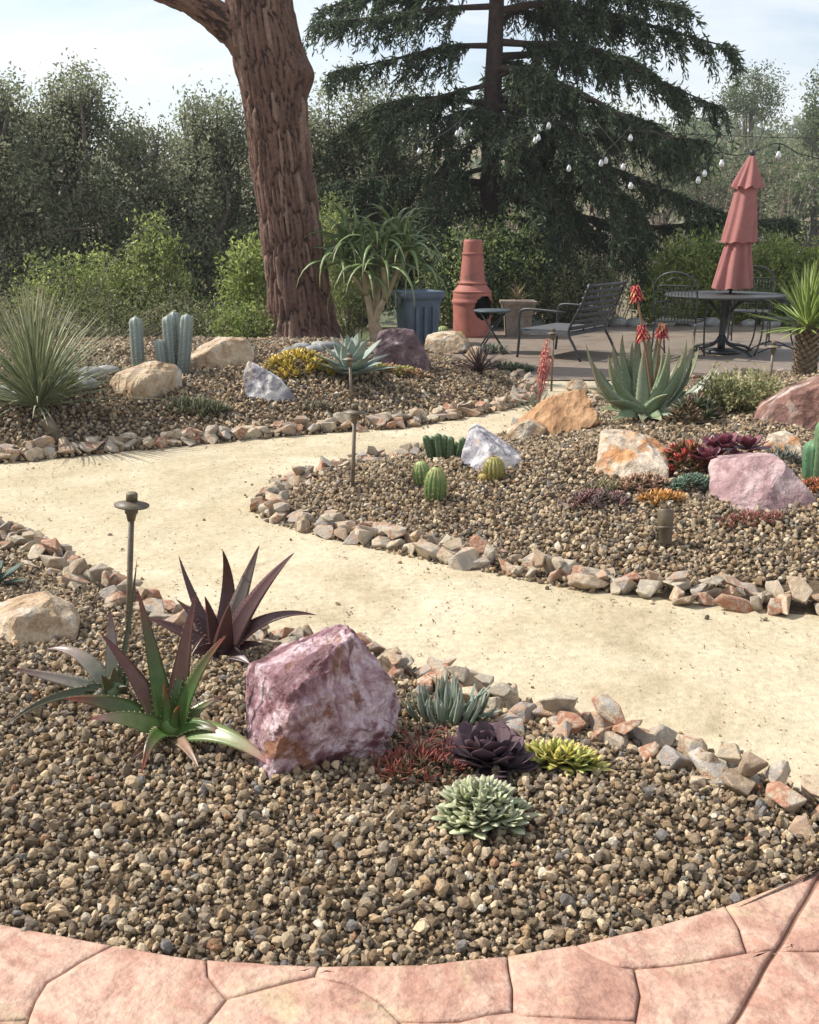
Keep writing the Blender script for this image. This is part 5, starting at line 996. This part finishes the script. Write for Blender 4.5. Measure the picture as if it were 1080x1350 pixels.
shrub('clipped_shrub', 'grey-green clipped shrub behind the lounge chair', 'shrub', at(745, 440, 17.2), [((0, 0, .62), (.62, .55, .56)), ((.4, .0, .6), (.45, .5, .52)), ((-.25, -.1, .7), (.4, .4, .45))], 620, 20, .07, .052, [S(112, 122, 78), S(142, 148, 100), S(92, 102, 66), S(172, 174, 128)], 178, 20, .02, lo=.55)
HL = ['yellow-green hedge shrub behind the arched dining chair', 'yellow-green hedge shrub directly behind the closed umbrella', 'yellow-green hedge shrub beyond the table between umbrella and trunked yucca', 'yellow-green hedge shrub behind the trunked yucca']
for k, (u, y, h_, wd) in enumerate(((885, 17.6, .95, .55), (930, 17.9, 1.0, .55), (1000, 17.8, 1.02, .6), (1060, 17.5, .92, .65))):
    shrub('hedge_shrub', HL[k], 'shrub', at(u, 440, y), [((0, 0, h_*.7), (wd, .5, h_*.72)), ((.2, 0, h_*.95), (wd*.6, .4, h_*.45)), ((-.25, 0, h_*.5), (wd*.7, .5, h_*.5))], 420, 18, .09, .075, LIME, 180+k, 16, .02, group='hedge beyond the patio', lo=.4, aspect=.4, up=.6)
g = np.random.default_rng(190)
for k in range(16):
    x = 1.6+k*.42+g.normal(0, .05); b = np.array([x, 17.25+g.normal(0, .05), 0.]); V, F = ico(3); s = g.uniform(.12, .2); W = V*np.array([s, s*.8, s*.6])*(1+.2*fbm(V*1.3+k, 2, k))[:, None]
    solo('patio_stone', MB().add(W+b+np.array([0, 0, s*.4]), F), M_RIVER, b, 'rounded grey stone lining the far edge of the patio', 'rock', 'stones along the far patio edge')

# oaks of the slope on the left
OAK = [S(124, 131, 94), S(148, 153, 115), S(102, 110, 80), S(176, 178, 144), S(134, 140, 104)]
OAKB = S(86, 76, 66)
def oak(label, u, y, crowns, ncl, seed, trunk=.14, per=25, size=.066, clr=.115, bare=0):
    g = np.random.default_rng(seed); b = at(u, 440, y); root = thing('oak_tree', label, 'tree', b, 'oaks on the slope'); E = []
    for (cu, cv, dy, rx, rz) in crowns:
        c = pix(cu, cv, y+dy); s = 1/ppm(c); E.append((c, (rx*s, max(rx*s*.7, .5), rz*s)))
    m_, C = crown(E, ncl, per, clr, size, OAK, g, .5, .3, .2, b[2]+.2); part('crown', m_, M_LEAF, root, False, 'stuff')
    m_ = MB(); fk = []
    for (c, a) in E:
        q = c-np.array([0, 0, a[2]*.3]); v = q-b; pth = bez([b+g.normal(0, .05, 3)*[1, 1, 0], b+v*.35+g.normal(0, .2, 3), b+v*.7+np.array([g.normal(0, .2), 0, .3]), q], 12); tube(m_, pth, np.linspace(trunk, trunk*.35, 12), 7, OAKB*g.uniform(.8, 1.2), False); fk.append(pth)
    part('trunk', m_, M_BARK, root); m_ = MB()
    for (c, a), pth in zip(E, fk):
        near = C[np.linalg.norm((C-c)/np.array(a), axis=1) < 1.2]
        if len(near): woody(pth[8], near, g, 26+bare, trunk*.26, OAKB*1.1, m_)
    part('branches', m_, M_BARK, root, True, 'stuff')
oak('grey-green oak with a high thin top rising into the sky', 90, 17.5, [(60, 260, 0, 110, 90), (45, 190, .3, 60, 50), (100, 165, .5, 60, 42), (98, 122, .4, 44, 30), (20, 350, -.4, 110, 90), (130, 330, 0, 90, 90)], 1450, 201)
oak('broad grey-green oak beside the one with the thin top', 215, 18.2, [(210, 240, 0, 90, 70), (175, 190, .4, 45, 30), (230, 300, -.3, 110, 90), (170, 380, -.5, 110, 70), (275, 180, .5, 55, 50), (290, 370, 0, 90, 80)], 1450, 202)
oak('dark oak directly behind the pine trunk', 330, 18.8, [(285, 165, 0, 45, 40), (320, 240, 0, 70, 90), (300, 320, 0, 80, 90), (400, 250, .4, 70, 90), (400, 370, 0, 80, 80), (420, 190, .3, 50, 45)], 1150, 203)
oak('olive-tinted oak between the pine trunk and the cedar', 470, 19.2, [(450, 160, 0, 65, 60), (480, 230, 0, 75, 80), (520, 180, .5, 70, 60), (450, 300, -.2, 80, 80), (540, 270, .2, 70, 80), (530, 350, 0, 90, 70)], 1300, 204)
oak('oak at the far left with arching bare limbs', -40, 16.5, [(-20, 240, 0, 80, 90), (10, 320, 0, 90, 90), (-30, 150, .3, 50, 45), (10, 150, .5, 30, 45), (-30, 400, 0, 100, 60)], 1000, 205, bare=14)
g = np.random.default_rng(206)
for o_ in [q for q in scn.objects if q.name in ('oak_tree', 'oak_tree.001', 'oak_tree.004')]:
    m_ = MB(); y = float(o_.location[1])-.45
    for pts in {'oak_tree': [[(60, 430), (85, 330), (60, 240), (30, 150)], [(85, 330), (110, 260), (112, 190), (105, 120)]], 'oak_tree.001': [[(285, 440), (262, 340), (235, 280), (180, 222), (100, 190), (30, 150)], [(262, 340), (300, 280), (292, 220)], [(180, 222), (205, 200), (200, 175)]], 'oak_tree.004': [[(-30, 440), (10, 360), (60, 310), (130, 300)], [(10, 360), (-10, 260), (10, 150)]]}[o_.name]:
        P = spl([pix(u, v, y+.15*k) for k, (u, v) in enumerate(pts)], 24); tube(m_, P, np.linspace(.065, .018, 24), 7, S(92, 82, 72), False)
    part('limb', m_, M_BARK, o_)

# cedar
M_CEDARB = M_BARK
CED = [S(66, 86, 60), S(82, 100, 70), S(54, 72, 52), S(104, 120, 80), S(76, 94, 58)]
def cedar():
    g = np.random.default_rng(210); y = 18.4; b = at(648, 440, y); root = thing('cedar_tree', 'tall dark cedar with drooping layered branches behind the patio', 'tree', b)
    zt = pix(655, -210, y)[2]; tp = spl([b, pix(647, 300, y), pix(649, 150, y), pix(655, 0, y), pix(657, -120, y), np.array([pix(657, 0, y)[0], y, zt+1])], 30); m_ = MB(); tube(m_, tp, np.linspace(.22, .05, 30), 12, S(70, 54, 48)); trk = part('trunk', m_, M_BARK, root)
    zs = tp[:, 2]; ctr = lambda z: np.array([np.interp(z, zs, tp[:, 0]), np.interp(z, zs, tp[:, 1]), z])
    br = []   # explicit limbs seen in the picture: start v, list of (u,v,dy)
    E = [(55, [(700, 58, 0), (770, 60, -.2), (850, 98, -.4), (945, 140, -.5)]), (15, [(720, 5, 0), (800, 18, -.2), (880, 40, -.3), (968, 64, -.4)]), (30, [(690, 15, .5), (760, 30, .7), (820, 20, .8)]),
         (60, [(590, 62, 0), (520, 78, -.2), (440, 95, -.3)]), (8, [(580, 12, 0), (500, 22, -.2), (425, 30, -.4)]), (110, [(590, 125, -.3), (540, 145, -.5), (500, 175, -.6)]), (90, [(700, 95, -.4), (780, 130, -.8), (860, 175, -1.), (930, 185, -1.1)]),
         (235, [(720, 238, -.3), (800, 250, -.5), (842, 275, -.6), (835, 330, -.7)]), (285, [(700, 290, -.2), (770, 305, -.4), (830, 330, -.5)]), (140, [(710, 150, -.5), (770, 190, -.9), (800, 240, -1.1), (820, 300, -1.2)]),
         (170, [(610, 200, -.3), (575, 240, -.5), (550, 280, -.6)]), (270, [(600, 285, -.2), (560, 300, -.3), (530, 330, -.4)]), (180, [(720, 190, .4), (800, 220, .6), (900, 260, .6), (980, 290, .5)]), (250, [(740, 280, .5), (850, 300, .7), (960, 290, .8), (1040, 290, .9)]), (130, [(760, 140, .8), (850, 160, 1.), (910, 200, 1.)]), (200, [(690, 215, -.6), (730, 270, -1.), (745, 330, -1.2)]),
         (300, [(690, 315, -.5), (740, 345, -.8), (800, 360, -1.)]), (220, [(600, 235, -.5), (570, 275, -.8), (590, 330, -1.)]), (75, [(750, 70, .9), (830, 80, 1.2), (900, 130, 1.3)]), (-20, [(560, -10, .2), (480, -5, .3), (430, 10, .2)]), (-30, [(740, -25, -.2), (830, -10, -.3), (900, 10, -.4)])]
    for sv, pts in E: br.append(spl([ctr(pix(650, sv, y)[2])]+[pix(u, v, y+dy*1.3) for u, v, dy in pts], 16))
    for i in range(36):
        z = g.uniform(.7, zt); a = i*2.4+g.normal(0, .3); L_ = g.uniform(2.2, 3.6)*(1-.62*max(0, z-2.)/(zt-2.)); c = ctr(z); h = np.array([math.cos(a), math.sin(a), 0])
        if math.sin(a) < -.35:
            if i % 3 == 0: continue
            L_ *= .55
        br.append(spl([c, c+h*L_*.35+np.array([0, 0, .12]), c+h*L_*.7+np.array([0, 0, .02]), c+h*L_+np.array([0, 0, -.4*g.random()-.15])], 16))
    mb_, mf = MB(), MB(); Pn, Dn = [], []
    for P in br:
        L_ = np.sum(np.linalg.norm(np.diff(P, axis=0), axis=1)); tube(mb_, P, np.linspace(.018+.013*L_, .008, len(P)), 6, S(72, 56, 48)*g.uniform(.8, 1.2), False)
        m = int(L_*21)
        for j in range(m):
            f = g.uniform(.14, 1)**.9; k = min(int(f*15), 14); q = P[k]+(P[k+1]-P[k])*(f*15-k); t = P[k+1]-P[k]; t /= np.linalg.norm(t); sd_ = np.cross(t, [0, 0, 1]); sd_ /= np.linalg.norm(sd_)+1e-9
            s = 1 if j % 2 else -1; l = g.uniform(.35, 1.0)*(1.15-.55*f); d = t*g.uniform(.2, .8)+sd_*s*g.uniform(.2, .9); d /= np.linalg.norm(d); e = q+d*l*.75+np.array([0, 0, -l*g.uniform(.3, 1.0)]); tw = bez([q, q+d*l*.5+np.array([0, 0, .05]), e], 6)
            tube(mb_, tw, np.linspace(.008, .003, 6), 3, S(72, 58, 50), False)
            nn = int(l*85); f2 = g.random(nn)**.8; kk = np.minimum((f2*5).astype(int), 4); pp = tw[kk]+(tw[kk+1]-tw[kk])*(f2*5-kk)[:, None]+g.normal(0, .022, (nn, 3)); Pn.append(pp); Dn.append(np.tile((tw[-1]-tw[0])/l*1.1, (nn, 1)))
    Pn, Dn = np.concatenate(Pn), np.concatenate(Dn); n = len(Pn)
    cl = pal(CED, n, g, .2); leaves(mf, Pn, g.uniform(.08, .15, n), cl, g, .24, -.2, .1, Dn)
    part('branches', mb_, M_BARK, root, True, 'stuff'); part('crown', mf, M_NEEDLE, root, False, 'stuff')
cedar()

# ---------------------------------------------------------------- string lights
M_WIRE = rampmat('black_cable', [(.3, (.015, .015, .015)), (.7, (.03, .03, .03))], 20, rough=.6)
m, t, bb, o = base_mat('clear_bulb'); bb.inputs['Base Color'].default_value = (.9, .92, .92, 1); bb.inputs['Roughness'].default_value = .15; bb.inputs['Transmission Weight'].default_value = .35; bb.inputs['Alpha'].default_value = 1; M_BULB = m
def string(label, pts, y, bulbs, r=.006):
    P = spl([pix(u, v, y+dy) for u, v, dy in pts], 60); root = thing('string_light', label, 'string lights', P[0], 'string lights over the patio'); m_ = MB(); tube(m_, P, r, 5); part('cable', m_, M_WIRE, root)
    U = np.array([[CX+FPX*(q-CAM)[0]/np.dot(q-CAM, FWD), 0] for q in P])
    for u in bulbs:
        k = int(np.argmin(np.abs(U[:, 0]-u))); q = P[k]; m_ = MB(); lathe(m_, [(.007, 0), (.008, -.035), (.018, -.04), (.019, -.085), (.012, -.09), (0, -.09)], q, 10); sk = part('socket', m_, M_WIRE, root)
        m_ = MB(); lathe(m_, [(.012, -.088), (.016, -.10), (.030, -.13), (.034, -.15), (.026, -.175), (0, -.184)], q, 12); part('bulb', m_, M_BULB, sk)
string('string of clear bulbs sagging left of the cedar trunk', [(500, 150, 0), (552, 186, 0), (606, 160, 0), (640, 105, .6)], 16.2, [552, 603, 608])
string('short string of clear bulbs beside the cedar trunk', [(658, 187, 1.2), (690, 178, .2), (708, 170, 0), (726, 150, 0)], 16., [706, 710, 724])
string('string of clear bulbs sagging in front of the cedar', [(724, 212, 0), (752, 208, 0), (796, 200, 0), (834, 166, 0)], 15.6, [750, 794, 800, 832])
string('string of clear bulbs sweeping up to the umbrella', [(790, 165, .3), (822, 205, 0), (840, 242, 0), (880, 248, 0), (918, 226, 0), (932, 212, 0), (955, 180, 0)], 15.0, [822, 833, 921, 930])
string('black string of clear bulbs above the umbrella top', [(910, 165, .3), (952, 200, 0), (985, 203, 0), (1026, 189, 0), (1060, 204, 0), (1120, 203, 0), (1300, 120, 0)], 14.2, [952, 992, 1026])
P = spl([pix(545, 132, 17.5), pix(660, 150, 17.2), pix(780, 168, 16.8), pix(990, 180, 16.0), pix(1250, 185, 15.)], 40); solo('support_cable', tube(MB(), P, .005, 5), M_WIRE, P[0], 'thin straight cable stretched in front of the cedar', 'cable')

# ---------------------------------------------------------------- valley and far hillside
BROWN = [S(128, 108, 90), S(150, 132, 112), S(112, 96, 80)]
BL = ['leafless grey-brown tree seen just right of the cedar trunk', 'leafless grey-brown tree seen under the arching cedar limb', 'pale leafless tree behind the umbrella top', 'leafless grey-brown tree seen between oak and cedar trunk', 'leafless grey-brown tree behind the tips of the cedar branches']
for k, (u, v, y, wd, h_) in enumerate(((700, 250, 30, 2.2, 2.0), (770, 280, 31, 2.0, 1.7), (1000, 270, 34, 1.8, 1.6), (600, 270, 33, 2.2, 2.0), (870, 270, 36, 2.4, 2.0))):
    c = pix(u, v, y); b = np.array([c[0], y, float(ground_z(np.array([c[0]]), np.array([float(y)]))[0])]); hh = c[2]-b[2]
    shrub('bare_tree', BL[k], 'tree', b, [((0, 0, hh), (wd, wd*.7, h_)), ((.6, 0, hh*.7), (wd*.8, wd*.6, h_*.8))], 260, 9, .22, .12, BROWN, 220+k, 70, .05, S(140, 124, 108), group='bare trees in the valley', aspect=.25)
FARG = [S(92, 112, 70), S(110, 126, 80), S(78, 96, 62), S(130, 138, 92)]
def fartree(label, u, v, y, wd, h_, seed, flat=False, trunk=.25, ncl=160, size=.5, group=None):
    c = pix(u, v, y); g = np.random.default_rng(seed); b = np.array([c[0], y, float(ground_z(np.array([c[0]]), np.array([float(y)]))[0])]); root = thing('distant_tree', label, 'tree', b, group)
    E = [(c, (wd, wd, h_)), (c+np.array([wd*.4, 0, -h_*.5]), (wd*.5, wd*.5, h_*.6)), (c+np.array([-wd*.5, 0, -h_*.4]), (wd*.45, wd*.5, h_*.6))]
    m_, C = crown(E, ncl, 16, wd*.13, size, FARG, g, .5, .3); part('crown', m_, M_LEAF, root, False, 'stuff')
    m_ = MB(); tube(m_, [b-np.array([0, 0, .3]), (b+c)/2+np.array([.2, 0, 0]), c], np.array([trunk, trunk*.8, trunk*.4]), 6, S(96, 84, 72)); woody((b+c)/2+np.array([0, 0, (c-b)[2]*.2]), C, g, 14, trunk*.4, S(96, 84, 72), m_); part('trunk', m_, M_BARK, root)
fartree('tall distant tree with a rounded crown above the cedar branch', 992, 122, 70, 1.9, 1.5, 230, ncl=300, size=.17, trunk=.16)
fartree('distant tree at the edge of the hillside', 1085, 150, 60, 1.2, 2.2, 231, ncl=260, size=.16, trunk=.15)
FL = [('rounded valley tree below the tips of the cedar branches', 880, 215, 62, 2.6, 2.2), ('rounded valley tree left of the umbrella top', 940, 240, 56, 2.4, 2.0), ('rounded valley tree right of the umbrella top', 1040, 215, 75, 2.6, 2.4), ('low wide valley tree above the trunked yucca', 1075, 255, 50, 2.2, 1.6),
      ('rounded valley tree directly behind the umbrella top', 985, 235, 58, 2.2, 2.), ('hazy hillside tree under the tall rounded distant tree', 920, 190, 95, 3.5, 3.), ('hazy hillside tree seen through the cedar branches', 790, 190, 80, 3., 3.), ('hazy tree on the ridge beside the string lights', 1010, 185, 110, 4., 3.2)]
for k, (lb, u, v, y, wd, h_) in enumerate(FL):
    fartree(lb, u, v, y, wd, h_, 240+k, ncl=150, size=.26, group='trees on the valley slope')
g = np.random.default_rng(260); n = 1200; X = g.uniform(-150, 190, n); Y = g.uniform(85, 330, n); Zg = ground_z(X, Y); m_ = MB()
for i in range(n):
    s = g.uniform(1.2, 3.2); k = 26; q = g.normal(0, 1, (k, 3))*np.array([s, s, s*.6])*.5+np.array([X[i], Y[i], Zg[i]+s*.6]); leaves(m_, q, s*g.uniform(.3, .6, k), np.tile(pal(FARG, 1, g), (k, 1))*g.uniform(.8, 1.2, (k, 1)), g, .8)
tag(solo('hillside_scrub', m_, M_LEAF, (0, 0, 0), smooth=False), 'hazy scrub and trees covering the far hillside', 'scrub', kind='stuff')

g = np.random.default_rng(270); n = 3600; X = np.r_[g.normal(-1.3, 1.5, 1800), g.uniform(-4.5, 4.5, 1800)]; Y = np.r_[g.normal(11.7, .9, 1800), g.uniform(2., 13.5, 1800)]; kp = (Y > 2.25) & (Y < 14) & ((np.arange(n) < 1800) | (g.random(n) < .5)); X, Y = X[kp], Y[kp]; n = len(X); m_ = MB()
Zl = np.maximum(height(X, Y), .012)+.016*(height(X, Y) > 0)+.004; d = np.stack([g.normal(size=n), g.normal(size=n), g.normal(0, .15, n)], 1); d /= np.linalg.norm(d, axis=1)[:, None]; sd_ = np.stack([-d[:, 1], d[:, 0], g.normal(0, .3, n)], 1); l = g.uniform(.018, .045, n)[:, None]; wd = l*np.where(g.random(n) < .5, .06, .32)[:, None]
c = np.stack([X, Y, Zl], 1); m_.add(np.stack([c-d*l*.5, c+sd_*wd*.5+[0, 0, .004], c+d*l*.5, c-sd_*wd*.5+[0, 0, .004]], 1).reshape(-1, 3), np.arange(n*4).reshape(n, 4), np.repeat(pal([S(122, 92, 62), S(150, 122, 84), S(96, 74, 54), S(168, 142, 104)], n, g), 4, 0))
tag(solo('leaf_litter', m_, M_LEAF, (0, 0, 0), smooth=False), 'dry brown leaves and pine needles fallen on the gravel and path', 'leaf litter', kind='stuff')

# ---------------------------------------------------------------- air
m = bpy.data.materials.new('haze_air'); m.use_nodes = True; t = m.node_tree; t.nodes.remove(t.nodes['Principled BSDF'])
v = N(t, 'ShaderNodeVolumePrincipled', Density=.0009, Anisotropy=.3); v.inputs['Color'].default_value = (.95, .97, 1, 1); t.links.new(v.outputs[0], t.nodes['Material Output'].inputs['Volume'])
tag(solo('haze', box(MB(), (-430, -40, -14), (430, 900, 38)), m, (0, 0, 0), smooth=False), 'pale haze in the valley air', 'haze', kind='stuff')
